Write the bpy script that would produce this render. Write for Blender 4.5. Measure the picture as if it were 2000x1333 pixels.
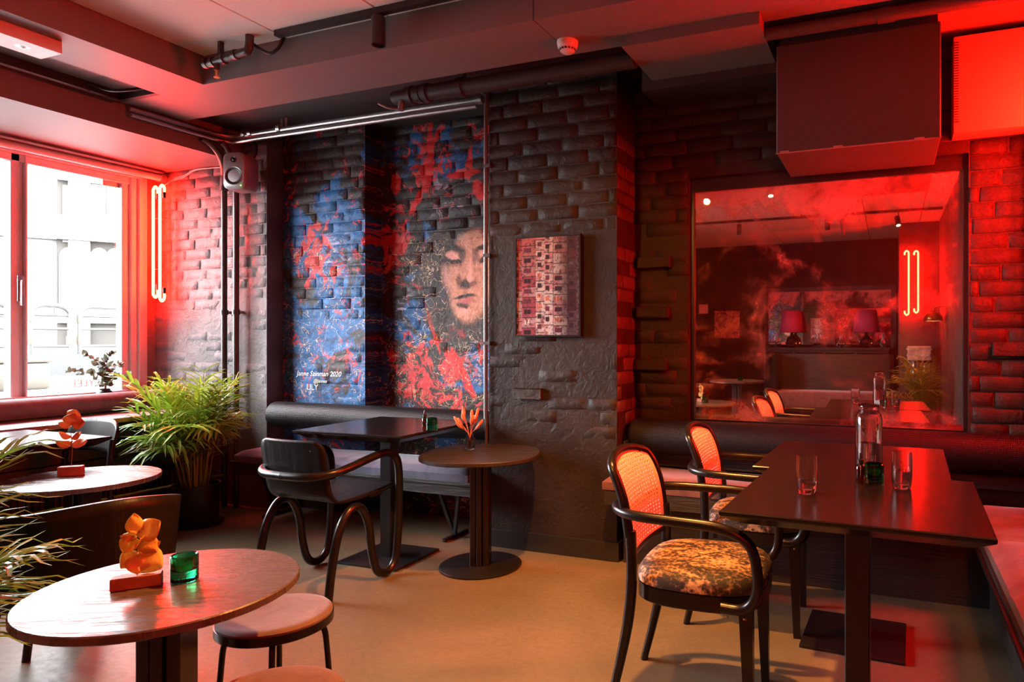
import bpy, bmesh, math, random
from mathutils import Vector, Matrix, Euler, noise
random.seed(7)
PI = math.pi
for o in list(bpy.data.objects): bpy.data.objects.remove(o, do_unlink=True)
scene = bpy.context.scene
COL = scene.collection
# ------------------------------------------------------------------ camera (image taken as 2000 x 1333)
F, CX, CY, H = 1312.0, 1228.0, 664.0, 1.22
TH = math.atan(510 / 1312.0)
cam = bpy.data.cameras.new('camera'); cam_o = bpy.data.objects.new('camera', cam); COL.objects.link(cam_o)
cam.sensor_width = 36.0; cam.lens = F / 2000 * 36
cam.shift_x = (1000 - CX) / 2000; cam.shift_y = -(666.5 - CY) / 2000
cam.clip_start = 0.02; cam.clip_end = 300
cam_o.location = (0, 0, H); cam_o.rotation_euler = (PI / 2, 0, TH)
scene.camera = cam_o
def ray(u, v):
    a = (u - CX) / F; b = (CY - v) / F; c, s = math.cos(TH), math.sin(TH)
    return Vector((c * a - s, s * a + c, b))
def Zp(u, v, z): d = ray(u, v); return Vector((0, 0, H)) + d * ((z - H) / d.z)
def Yp(u, v, y): d = ray(u, v); return Vector((0, 0, H)) + d * (y / d.y)
def Xp(u, v, x): d = ray(u, v); return Vector((0, 0, H)) + d * (x / d.x)
# ------------------------------------------------------------------ world, daylight, exposure
world = bpy.data.worlds.new('sky'); scene.world = world; world.use_nodes = True
wb = world.node_tree.nodes['Background']; wb.inputs[0].default_value = (0.93, 0.96, 1.0, 1); wb.inputs[1].default_value = 42.0
scene.view_settings.view_transform = 'Standard'; scene.view_settings.look = 'None'
scene.view_settings.gamma = 1.0; scene.view_settings.use_curve_mapping = False
scene.view_settings.exposure = 0.0
scene.cycles.max_bounces = 10; scene.cycles.transparent_max_bounces = 12; scene.cycles.transmission_bounces = 8
scene.cycles.sample_clamp_indirect = 6.0; scene.cycles.use_denoising = True
scene.cycles.caustics_reflective = False; scene.cycles.caustics_refractive = False
pl = bpy.data.lights.new('window_portal', 'AREA'); pl.shape = 'RECTANGLE'; pl.size = 2.7; pl.size_y = 1.62
pl.cycles.is_portal = True
plo = bpy.data.objects.new('window_portal', pl); COL.objects.link(plo)
plo.location = (-5.44, 2.15, 1.63); plo.rotation_euler = Vector((1, 0, 0)).to_track_quat('-Z', 'Z').to_euler()
NEON = 430.0; SPOT = 2.6; WARM = (1.0, 0.38, 0.080)
# ------------------------------------------------------------------ materials
MATS = {}
class NT:
    def __init__(s, name):
        s.m = bpy.data.materials.new(name); s.m.use_nodes = True
        s.t = s.m.node_tree; s.b = s.t.nodes['Principled BSDF']; s.out = s.t.nodes['Material Output']; MATS[name] = s.m
    def n(s, kind, **kw):
        x = s.t.nodes.new(kind)
        for k, v in kw.items(): setattr(x, k, v)
        return x
    def l(s, a, b): s.t.links.new(a, b)
    def setin(s, sock, v):
        if hasattr(v, 'is_linked') or isinstance(v, bpy.types.NodeSocket): s.l(v, sock)
        else: sock.default_value = v
    def math(s, op, a, b=0.0, c=None, clamp=False):
        x = s.n('ShaderNodeMath', operation=op); x.use_clamp = clamp
        s.setin(x.inputs[0], a); s.setin(x.inputs[1], b)
        if c is not None: s.setin(x.inputs[2], c)
        return x.outputs[0]
    def pos(s): return s.n('ShaderNodeNewGeometry').outputs['Position']
    def objc(s): return s.n('ShaderNodeTexCoord').outputs['Object']
    def mapping(s, vec, loc=(0, 0, 0), rot=(0, 0, 0), sc=(1, 1, 1), kind='POINT'):
        x = s.n('ShaderNodeMapping', vector_type=kind); s.l(vec, x.inputs[0])
        x.inputs['Location'].default_value = loc; x.inputs['Rotation'].default_value = rot; x.inputs['Scale'].default_value = sc
        return x.outputs[0]
    def noise(s, vec, scale, detail=3.0, rough=0.55, dist=0.0, out='Fac'):
        x = s.n('ShaderNodeTexNoise'); s.l(vec, x.inputs['Vector'])
        x.inputs['Scale'].default_value = scale; x.inputs['Detail'].default_value = detail
        x.inputs['Roughness'].default_value = rough; x.inputs['Distortion'].default_value = dist
        return x.outputs[out]
    def ramp(s, fac, stops, interp='LINEAR'):
        x = s.n('ShaderNodeValToRGB'); x.color_ramp.interpolation = interp; e = x.color_ramp.elements
        while len(e) < len(stops): e.new(0.5)
        for i, (p, c) in enumerate(stops):
            e[i].position = p; e[i].color = tuple(c) + ((1,) if len(c) == 3 else ()) if isinstance(c, (tuple, list)) else (c, c, c, 1)
        s.l(fac, x.inputs[0]); return x.outputs[0]
    def rng(s, v, a, b, lo=0.0, hi=1.0, smooth=False):
        x = s.n('ShaderNodeMapRange'); x.interpolation_type = 'SMOOTHSTEP' if smooth else 'LINEAR'
        s.setin(x.inputs[0], v)
        for i, q in enumerate((a, b, lo, hi)): x.inputs[i + 1].default_value = q
        return x.outputs[0]
    def mix(s, fac, a, b):
        x = s.n('ShaderNodeMix', data_type='RGBA')
        s.setin(x.inputs[0], fac)
        for i, q in ((6, a), (7, b)):
            if isinstance(q, (tuple, list)): x.inputs[i].default_value = tuple(q)[:3] + (1,)
            else: s.l(q, x.inputs[i])
        return x.outputs[2]
    def bump(s, height, strength=0.3, dist=0.01, normal=None):
        x = s.n('ShaderNodeBump'); x.inputs['Strength'].default_value = strength; x.inputs['Distance'].default_value = dist
        s.l(height, x.inputs['Height'])
        if normal is not None: s.l(normal, x.inputs['Normal'])
        s.l(x.outputs[0], s.b.inputs['Normal']); return x.outputs[0]
    def base(s, c, rough=0.5, metal=0.0, spec=0.5):
        if isinstance(c, (tuple, list)): s.b.inputs['Base Color'].default_value = tuple(c)[:3] + (1,)
        else: s.l(c, s.b.inputs['Base Color'])
        if isinstance(rough, (int, float)): s.b.inputs['Roughness'].default_value = rough
        else: s.l(rough, s.b.inputs['Roughness'])
        s.b.inputs['Metallic'].default_value = metal; s.b.inputs['Specular IOR Level'].default_value = spec
        return s
def simple(name, col, rough=0.5, metal=0.0, nscale=40, var=0.18, bump=0.05, spec=0.5, dist=0.004):
    t = NT(name); p = t.objc(); n = t.noise(p, nscale, 4)
    lo = tuple(c * (1 - var) for c in col); hi = tuple(min(1, c * (1 + var)) for c in col)
    t.base(t.ramp(n, [(0.3, lo), (0.7, hi)]), rough, metal, spec)
    if bump: t.bump(n, bump, dist)
    return t
def paint_wall(name, col, rough=0.5, bs=0.6, var=0.3, worldspace=True):
    t = NT(name); p = t.pos()
    n1 = t.noise(p, 55, 6, 0.65); n2 = t.noise(p, 14, 5, 0.6, 1.2); n3 = t.noise(p, 3, 2)
    h = t.math('ADD', t.math('MULTIPLY', n1, 0.35), n2)
    c = t.mix(t.rng(n3, 0.35, 0.65), tuple(c * (1 - var) for c in col), tuple(c * (1 + var) for c in col))
    t.base(c, rough, 0, 0.22); t.bump(h, bs, 0.02); return t
paint_wall('black_brick', (0.028, 0.0185, 0.0135), 0.52, 0.42)
paint_wall('grey_brick', (0.13, 0.12, 0.12), 0.5, 0.55)
paint_wall('neon_lit_brick', (0.085, 0.072, 0.066), 0.5, 0.5)  # paler black brick, neon light put into the colour of lit faces
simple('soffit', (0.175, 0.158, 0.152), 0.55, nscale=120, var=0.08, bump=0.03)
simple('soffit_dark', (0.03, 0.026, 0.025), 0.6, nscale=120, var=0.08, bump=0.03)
simple('ceiling_panel', (0.80, 0.74, 0.70), 0.75, nscale=220, var=0.10, bump=0.12)
simple('black_seam', (0.006, 0.006, 0.006), 0.7)
simple('duct_paint', (0.050, 0.040, 0.037), 0.5, nscale=90, var=0.12, bump=0.08)
simple('unit_paint', (0.36, 0.33, 0.32), 0.5, nscale=60, var=0.05, bump=0.02)
simple('white_plastic', (0.75, 0.73, 0.72), 0.4, var=0.03, bump=0)
simple('black_metal', (0.009, 0.008, 0.008), 0.36, 0.0, var=0.2, bump=0.02)
simple('chair_tube', (0.007, 0.006, 0.0055), 0.28, 0.0, var=0.2, bump=0.02, spec=0.4)
simple('pipe_paint', (0.05, 0.045, 0.043), 0.33, 0.3, nscale=60, var=0.25, bump=0.08)
simple('chrome', (0.7, 0.68, 0.66), 0.18, 1.0, var=0.05, bump=0)
simple('steel', (0.45, 0.43, 0.42), 0.35, 1.0, var=0.1, bump=0.02)
simple('brass', (0.55, 0.36, 0.12), 0.3, 1.0, var=0.1, bump=0)
simple('frame_paint', (0.58, 0.57, 0.58), 0.35, 0.0, nscale=80, var=0.05, bump=0.01)
simple('baseboard', (0.02, 0.019, 0.018), 0.35, var=0.2, bump=0.01)
simple('cable_white', (0.65, 0.6, 0.55), 0.4, bump=0)
simple('speaker_grey', (0.30, 0.29, 0.30), 0.38, 0.25, nscale=90, var=0.06, bump=0.02)
simple('speaker_cone', (0.012, 0.012, 0.013), 0.45, bump=0.02)
simple('soil', (0.02, 0.014, 0.01), 0.9, nscale=60, bump=0.6, dist=0.02)
simple('pot_black', (0.012, 0.012, 0.012), 0.4, bump=0.02)
simple('stem_brown', (0.25, 0.16, 0.05), 0.5, bump=0.03)
simple('wood_block', (0.42, 0.17, 0.075), 0.5, nscale=18, var=0.35, bump=0.05)
simple('dried_grass', (0.75, 0.24, 0.13), 0.7, nscale=70, var=0.25, bump=0.2)
simple('books', (0.6, 0.55, 0.5), 0.6, nscale=30, var=0.4, bump=0)
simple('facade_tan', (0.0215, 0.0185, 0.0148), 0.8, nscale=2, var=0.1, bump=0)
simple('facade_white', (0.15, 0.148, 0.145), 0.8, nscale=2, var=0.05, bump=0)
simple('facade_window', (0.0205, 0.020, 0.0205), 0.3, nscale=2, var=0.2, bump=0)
simple('street', (0.16, 0.16, 0.16), 0.85, nscale=3, var=0.06, bump=0.02)
simple('rail_metal', (0.021, 0.0205, 0.019), 0.4, 0.0, var=0.06, bump=0)
simple('rail_yellow', (0.027, 0.020, 0.010), 0.5, var=0.1, bump=0)
simple('concrete_kerb', (0.026, 0.026, 0.026), 0.85, nscale=12, var=0.1, bump=0.1)
simple('paper_white', (0.75, 0.7, 0.62), 0.7, bump=0)
def mat_floor():
    t = NT('concrete_floor'); p = t.pos()
    n1 = t.noise(p, 1.3, 5, 0.6, 0.8); n2 = t.noise(p, 38, 4, 0.7); n3 = t.noise(p, 170, 2)
    c = t.ramp(n1, [(0.25, (0.12, 0.088, 0.052)), (0.5, (0.18, 0.135, 0.078)), (0.75, (0.25, 0.19, 0.115))])
    c = t.mix(t.rng(n2, 0.35, 0.7, 0, 0.45), c, (0.14, 0.10, 0.058))
    c = t.mix(t.rng(n3, 0.62, 0.75, 0, 0.5), c, (0.16, 0.12, 0.09))
    t.base(c, t.rng(n2, 0.3, 0.7, 0.34, 0.5)); t.bump(n3, 0.05, 0.002)
mat_floor()
def mat_wood(name, col, rough, grain_dark, scale=(2.2, 26, 1), rot=0.0, bump=0.25, spec=0.5, coat=0.0, rv=0.25):
    t = NT(name); p = t.mapping(t.objc(), rot=(0, 0, rot), sc=scale)
    n = t.noise(p, 2.2, 6, 0.6, 1.6); n2 = t.noise(p, 9.0, 3, 0.6, 0.5)
    k = t.rng(n, 0.50, 0.62); k2 = t.math('MULTIPLY', k, t.rng(n2, 0.35, 0.6))
    t.base(t.mix(k2, col, grain_dark), t.rng(k2, 0, 1, rough, min(1, rough + rv)), 0, spec)
    t.bump(t.math('SUBTRACT', 1.0, k2), bump, 0.004)
    t.b.inputs['Coat Weight'].default_value = coat; t.b.inputs['Coat Roughness'].default_value = 0.15
    return t
mat_wood('black_oak', (0.010, 0.008, 0.0075), 0.20, (0.006, 0.005, 0.0045), bump=0.002, spec=0.32, rv=0.06)
mat_wood('round_top_wood', (0.10, 0.085, 0.08), 0.27, (0.012, 0.010, 0.009), scale=(1.6, 17, 1), rot=0.35, bump=0.16, spec=0.9)
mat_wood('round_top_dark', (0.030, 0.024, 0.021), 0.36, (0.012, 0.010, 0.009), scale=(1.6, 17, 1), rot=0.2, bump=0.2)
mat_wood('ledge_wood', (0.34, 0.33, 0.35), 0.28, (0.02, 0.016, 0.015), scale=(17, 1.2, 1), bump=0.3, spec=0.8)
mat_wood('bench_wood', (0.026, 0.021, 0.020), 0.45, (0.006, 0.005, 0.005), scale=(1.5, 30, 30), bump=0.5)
mat_wood('plywood', (0.009, 0.007, 0.0065), 0.36, (0.012, 0.010, 0.009), bump=0.05, spec=0.15)
def mat_velvet(name, col, hi, rough=0.75):
    t = NT(name); p = t.objc(); n = t.noise(p, 6, 5, 0.65, 1.5); n2 = t.noise(p, 160, 2)
    t.base(t.ramp(n, [(0.3, col), (0.7, hi)]), rough, 0, 0.25)
    t.b.inputs['Sheen Weight'].default_value = 0.35; t.b.inputs['Sheen Roughness'].default_value = 0.4
    t.bump(t.math('ADD', n, t.math('MULTIPLY', n2, 0.1)), 0.35, 0.01)
mat_velvet('velvet_plum', (0.11, 0.045, 0.05), (0.20, 0.09, 0.09))
mat_velvet('velvet_navy', (0.065, 0.065, 0.10), (0.13, 0.125, 0.18))
mat_velvet('stool_velvet', (0.11, 0.07, 0.07), (0.19, 0.13, 0.125))
mat_velvet('velvet_red', (0.12, 0.055, 0.05), (0.22, 0.11, 0.10))
def mat_roll():
    t = NT('roll_fabric'); p = t.objc()
    w1 = t.n('ShaderNodeTexWave', wave_type='BANDS', bands_direction='X'); t.l(p, w1.inputs[0]); w1.inputs['Scale'].default_value = 40
    w2 = t.n('ShaderNodeTexWave', wave_type='BANDS', bands_direction='Z'); t.l(p, w2.inputs[0]); w2.inputs['Scale'].default_value = 40
    h = t.math('MULTIPLY', w1.outputs['Fac'], w2.outputs['Fac'])
    t.base(t.mix(h, (0.008, 0.007, 0.008), (0.020, 0.018, 0.019)), 0.45, 0, 0.2); t.bump(h, 0.5, 0.003)
mat_roll()
def mat_seat():
    t = NT('seat_fabric'); p = t.mapping(t.objc(), sc=(1, 1.0, 1))
    v = t.n('ShaderNodeTexVoronoi'); t.l(p, v.inputs['Vector']); v.inputs['Scale'].default_value = 75
    n = t.noise(t.mapping(t.objc(), sc=(1, 1.6, 1)), 7, 7, 0.8, 0.8); n2 = t.noise(p, 45, 3, 0.7)
    k = t.math('ADD', t.math('MULTIPLY', n, 1.0), t.math('MULTIPLY', v.outputs['Distance'], 0.20))
    k = t.math('ADD', k, t.math('MULTIPLY', n2, 0.16))
    c = t.ramp(k, [(0.0, (0.010, 0.008, 0.008)), (0.635, (0.05, 0.03, 0.026)), (0.675, (0.14, 0.08, 0.05)), (0.73, (0.42, 0.25, 0.14)), (0.82, (0.56, 0.40, 0.24))], 'CONSTANT')
    t.base(c, 0.7); t.bump(n2, 0.2, 0.003)
mat_seat()
def mat_cane(): simple('cane', (0.82, 0.62, 0.52), 0.5, nscale=60, var=0.1, bump=0.05)
mat_cane()
def mat_glass(name, col, rough=0.0, ior=1.45):
    t = NT(name); t.base(col, rough); t.b.inputs['Transmission Weight'].default_value = 1.0; t.b.inputs['IOR'].default_value = ior
mat_glass('clear_glass', (1, 1, 1)); mat_glass('green_glass', (0.006, 0.30, 0.11)); mat_glass('amber_glass', (0.20, 0.05, 0.01))
mat_glass('water', (1, 1, 1), 0, 1.33); mat_glass('candle_wax', (0.35, 0.8, 0.45), 0.5)
def mat_pane():
    t = NT('window_glass'); tr = t.n('ShaderNodeBsdfTransparent'); gl = t.n('ShaderNodeBsdfGlossy'); gl.inputs['Roughness'].default_value = 0.0
    fr = t.n('ShaderNodeFresnel'); fr.inputs[0].default_value = 1.2; mx = t.n('ShaderNodeMixShader')
    t.l(fr.outputs[0], mx.inputs[0]); t.l(tr.outputs[0], mx.inputs[1]); t.l(gl.outputs[0], mx.inputs[2]); t.l(mx.outputs[0], t.out.inputs[0])
mat_pane()
def mat_emit(name, col, strength):
    t = NT(name); t.base((0, 0, 0), 0.5); t.b.inputs['Emission Color'].default_value = tuple(col) + (1,); t.b.inputs['Emission Strength'].default_value = strength
mat_emit('neon', (1.0, 0.0065, 0.0020), NEON); mat_emit('lens_warm', (1.0, 0.75, 0.4), 8.0); mat_emit('led_green', (0.15, 1.0, 0.1), 6.0)
mat_emit('lamp_glow', (1.0, 0.45, 0.15), 3.0)
def mat_leaf(name, c0, c1, rough=0.38):
    t = NT(name); n = t.noise(t.objc(), 8, 3)
    r = t.n('ShaderNodeObjectInfo'); k = t.math('MULTIPLY_ADD', r.outputs['Random'], 0.6, t.math('MULTIPLY', n, 0.5))
    t.base(t.ramp(k, [(0.2, c0), (0.9, c1)]), rough, 0, 0.6)
    t.b.inputs['Subsurface Weight'].default_value = 0.0
    tl = t.n('ShaderNodeBsdfTranslucent'); mx = t.n('ShaderNodeMixShader'); mx.inputs[0].default_value = 0.28
    t.l(t.ramp(k, [(0.2, c0), (0.9, c1)]), tl.inputs[0]); t.l(t.b.outputs[0], mx.inputs[1]); t.l(tl.outputs[0], mx.inputs[2]); t.l(mx.outputs[0], t.out.inputs[0])
mat_leaf('palm_leaf', (0.10, 0.22, 0.015), (0.42, 0.55, 0.05))
mat_leaf('eucalyptus_leaf', (0.05, 0.065, 0.035), (0.13, 0.13, 0.08), 0.7)
mat_leaf('orchid_petal', (0.70, 0.46, 0.08), (0.92, 0.70, 0.22), 0.55)
mat_leaf('orchid_petal_rust', (0.55, 0.20, 0.07), (0.75, 0.36, 0.16), 0.55)
mat_leaf('shade_pink', (0.55, 0.05, 0.16), (0.75, 0.10, 0.26), 0.7)

def mat_mirror():
    t = NT('aged_mirror'); p = t.pos()
    a = t.noise(p, 2.1, 7, 0.62, 0.9); b = t.noise(p, 7.5, 6, 0.7, 0.6); g = t.noise(p, 90, 3, 0.7)
    x = t.n('ShaderNodeSeparateXYZ'); t.l(p, x.inputs[0])
    edge = t.math('ADD', t.rng(x.outputs[2], 1.72, 2.07, 0, 0.26), t.rng(x.outputs[2], 0.90, 0.76, 0, 0.08))
    k = t.math('ADD', t.math('ADD', a, t.math('MULTIPLY', t.math('SUBTRACT', b, 0.5), 0.5)), edge)
    k = t.math('ADD', k, t.math('MULTIPLY', t.math('SUBTRACT', g, 0.5), 0.16))
    fog = t.rng(k, 0.51, 0.84, 0.0, 0.80, True); dark = t.rng(k, 0.80, 1.0, 0.0, 0.7, True)
    sharp = t.n('ShaderNodeBsdfGlossy'); sharp.inputs[0].default_value = (0.80, 0.74, 0.72, 1); sharp.inputs['Roughness'].default_value = 0.012
    haze = t.n('ShaderNodeBsdfGlossy'); haze.inputs[0].default_value = (0.80, 0.32, 0.27, 1); haze.inputs['Roughness'].default_value = 0.62
    rust = t.n('ShaderNodeBsdfDiffuse'); rust.inputs[0].default_value = (0.10, 0.035, 0.025, 1)
    m1 = t.n('ShaderNodeMixShader'); m2 = t.n('ShaderNodeMixShader')
    t.l(t.math('MULTIPLY_ADD', fog, 0.90, 0.02), m1.inputs[0]); t.l(sharp.outputs[0], m1.inputs[1]); t.l(haze.outputs[0], m1.inputs[2])
    t.l(t.math('MULTIPLY', dark, 1.0), m2.inputs[0]); t.l(m1.outputs[0], m2.inputs[1]); t.l(rust.outputs[0], m2.inputs[2]); t.l(m2.outputs[0], t.out.inputs[0])
mat_mirror()

YM = 3.87      # deep mural panel
def mat_mural():
    t = NT('mural_paint'); g = t.pos()
    wob = t.n('ShaderNodeTexNoise'); t.l(g, wob.inputs['Vector']); wob.inputs['Scale'].default_value = 16; wob.inputs['Detail'].default_value = 4
    sub = t.n('ShaderNodeVectorMath', operation='MULTIPLY_ADD'); t.l(wob.outputs['Color'], sub.inputs[0])
    sub.inputs[1].default_value = (0.05, 0.0, 0.05); t.l(g, sub.inputs[2])
    flat = t.n('ShaderNodeVectorMath', operation='MULTIPLY'); t.l(sub.outputs[0], flat.inputs[0]); flat.inputs[1].default_value = (1, 0, 1)
    P = flat.outputs[0]; s3 = t.n('ShaderNodeSeparateXYZ'); t.l(P, s3.inputs[0]); X, Zc = s3.outputs[0], s3.outputs[2]
    def blob(px, py, rx, ry, rot=0.0, soft=0.6, off=(0.025, 0.025)):
        # soft ellipse centred on a spot of the wall, radii in metres
        c = Yp(px, py, YM)
        m = t.mapping(P, (c.x + off[0], 0, c.z + off[1]), (0, -rot, 0), (rx, 1, ry), 'TEXTURE')
        ln = t.n('ShaderNodeVectorMath', operation='LENGTH'); t.l(m, ln.inputs[0])
        return t.rng(ln.outputs['Value'], 1.0, max(0.0, 1 - soft), 0, 1, True)
    n_a = t.noise(P, 2.6, 6, 0.62, 0.7); n_b = t.noise(t.mapping(P, (3, 0, 1)), 7.0, 7, 0.76, 1.3)
    n_c = t.noise(t.mapping(P, (7, 0, 5), (0, 0.6, 0), (1, 1, 2.2)), 7.0, 6, 0.7, 1.0); n_d = t.noise(P, 34, 4, 0.75)
    # charcoal ground
    c = t.mix(n_d, (0.020, 0.017, 0.017), (0.060, 0.052, 0.050))
    # blue fields: over the left panel, top right of the deep panel and low corners
    lx = t.rng(X, -3.30, -3.40, 0, 1)
    reg_l = t.math('MULTIPLY', lx, t.rng(Zc, 2.50, 2.15, 0.0, 0.17, True))
    reg = t.math('ADD', reg_l, t.math('MULTIPLY', blob(830, 300, 0.75, 0.32, 0, 0.9), 0.16))
    reg = t.math('ADD', reg, t.math('MULTIPLY', blob(795, 610, 0.30, 0.42, 0, 0.9), 0.16))
    reg = t.math('ADD', reg, t.math('MULTIPLY', blob(935, 720, 0.22, 0.3, 0, 0.9), 0.14))
    kb = t.rng(t.math('ADD', t.math('ADD', n_a, reg), t.math('MULTIPLY', t.math('SUBTRACT', n_d, 0.5), 0.10)), 0.60, 0.635)
    blue = t.mix(t.rng(n_c, 0.35, 0.62), (0.010, 0.040, 0.12), (0.030, 0.15, 0.38))
    blue = t.mix(t.rng(n_d, 0.5, 0.75, 0, 0.5), blue, (0.09, 0.24, 0.42))
    c = t.mix(kb, c, blue)
    # pale violet white daubs
    kw = t.math('MULTIPLY', t.rng(n_c, 0.54, 0.60), t.math('ADD', blob(880, 385, 0.34, 0.26, 0, 0.9), t.math('ADD', blob(790, 600, 0.16, 0.2, 0, 0.9), t.math('ADD', blob(690, 500, 0.2, 0.25, 0, 0.9), blob(925, 700, 0.15, 0.25, 0, 0.9)))))
    c = t.mix(t.math('MULTIPLY', kw, 0.9, clamp=True), c, (0.50, 0.44, 0.58))
    # red splashes
    rr = t.math('ADD', t.math('MULTIPLY', blob(840, 320, 0.24, 0.42, 0, 0.9), 0.10), t.math('MULTIPLY', blob(770, 480, 0.22, 0.42, 0, 0.9), 0.11))
    rr = t.math('ADD', rr, t.math('MULTIPLY', blob(650, 500, 0.36, 0.35, 0, 0.9), 0.10))
    rr = t.math('ADD', rr, t.math('MULTIPLY', blob(850, 730, 0.62, 0.36, 0, 0.9), 0.11))
    rr = t.math('ADD', rr, t.math('MULTIPLY', blob(690, 690, 0.3, 0.3, 0, 0.9), 0.06))
    kr = t.rng(t.math('ADD', n_b, rr), 0.575, 0.60)
    red = t.mix(t.rng(n_d, 0.3, 0.75), (0.55, 0.022, 0.022), (0.62, 0.08, 0.085))
    c = t.mix(kr, c, red)
    # straight red strokes
    for (px, py, rx, ry, ro) in [(842, 290, 0.035, 0.24, 0.02), (833, 345, 0.05, 0.13, 0.1), (905, 340, 0.16, 0.028, 0.06), (918, 320, 0.03, 0.13, -0.05), (815, 395, 0.03, 0.12, -0.6), (936, 372, 0.05, 0.09, 0.4), (775, 360, 0.05, 0.09, 0), (760, 470, 0.12, 0.04, 0.15), (845, 640, 0.022, 0.22, 0.35), (905, 730, 0.04, 0.22, 0.5)]:
        c = t.mix(t.math('MULTIPLY', blob(px, py, rx, ry, ro, 0.25), t.rng(n_c, 0.34, 0.44)), c, (0.58, 0.03, 0.03))
    # the portrait: dark hair mass, then skin, then features
    c = t.mix(t.math('MULTIPLY', blob(885, 545, 0.36, 0.50, 0, 0.35), 0.85), c, t.mix(n_d, (0.022, 0.016, 0.014), (0.075, 0.055, 0.048)))
    skin = t.mix(t.rng(n_d, 0.3, 0.75), (0.38, 0.13, 0.075), (0.80, 0.40, 0.28))
    face = blob(921, 538, 0.215, 0.36, -0.10, 0.30)
    jaw = blob(912, 590, 0.135, 0.16, 0.0, 0.4)
    c = t.mix(face, c, skin); c = t.mix(jaw, c, skin)
    def feat(px, py, rx, ry, ro, col, f=1.0, soft=0.6):
        nonlocal c
        c = t.mix(t.math('MULTIPLY', blob(px, py, rx * 1.4, ry * 1.45, ro, soft), f), c, col)
    dk = (0.022, 0.012, 0.010); mid = (0.13, 0.045, 0.030); pk = (0.82, 0.36, 0.30)
    feat(852, 565, 0.04, 0.15, 0.0, dk, 0.9, 0.8); feat(864, 618, 0.06, 0.06, 0.3, dk, 0.9, 0.7)
    feat(884, 486, 0.095, 0.030, -0.12, dk, 0.95); feat(902, 498, 0.030, 0.045, 0.1, dk, 0.8)
    feat(866, 500, 0.045, 0.05, 0.0, dk, 0.75); feat(882, 499, 0.046, 0.026, -0.1, pk, 0.8)
    feat(886, 511, 0.075, 0.016, -0.05, dk, 1.0, 0.5); feat(890, 517, 0.06, 0.02, 0, mid, 0.5)
    feat(941, 484, 0.055, 0.018, 0.35, dk, 0.95); feat(944, 498, 0.03, 0.024, 0, pk, 0.8); feat(943, 508, 0.032, 0.020, 0, dk, 0.95)
    feat(929, 500, 0.022, 0.05, 0, mid, 0.7); feat(919, 527, 0.022, 0.10, -0.05, pk, 0.9, 0.9)
    feat(908, 556, 0.055, 0.030, 0.1, dk, 0.95); feat(897, 547, 0.018, 0.04, 0, mid, 0.8); feat(926, 553, 0.03, 0.016, 0.3, mid, 0.8)
    feat(919, 545, 0.028, 0.022, 0, pk, 0.8); feat(910, 571, 0.02, 0.03, 0, mid, 0.4)
    feat(907, 580, 0.085, 0.013, 0.06, dk, 1.0, 0.5); feat(911, 587, 0.055, 0.018, 0.05, (0.48, 0.13, 0.13), 0.95)
    feat(905, 597, 0.055, 0.020, 0.05, dk, 0.9); feat(904, 608, 0.045, 0.025, 0, pk, 0.7); feat(872, 540, 0.04, 0.09, 0.2, pk, 0.55, 0.9)
    # thin cream squiggles
    n_e = t.noise(t.mapping(P, (1, 0, 9)), 6.5, 3, 0.55, 2.2)
    ln = t.math('ABSOLUTE', t.math('SUBTRACT', n_e, 0.5))
    kc = t.math('MULTIPLY', t.rng(ln, 0.011, 0.006), t.math('MULTIPLY', t.rng(n_a, 0.44, 0.54), t.rng(Zc, 2.05, 1.85, 0, 0.9)))
    kc = t.math('MULTIPLY', kc, t.math('SUBTRACT', 1.0, face))
    c = t.mix(kc, c, (0.72, 0.50, 0.30))
    # black fringe over the forehead
    feat(900, 438, 0.18, 0.058, 0.06, dk, 0.9, 0.5)
    t.base(c, 0.5, 0, 0.2)
    hb = t.math('ADD', t.math('MULTIPLY', t.noise(g, 60, 6, 0.65), 0.35), t.noise(g, 15, 5, 0.6, 1.2)); t.bump(hb, 0.42, 0.02)
mat_mural()

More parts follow.
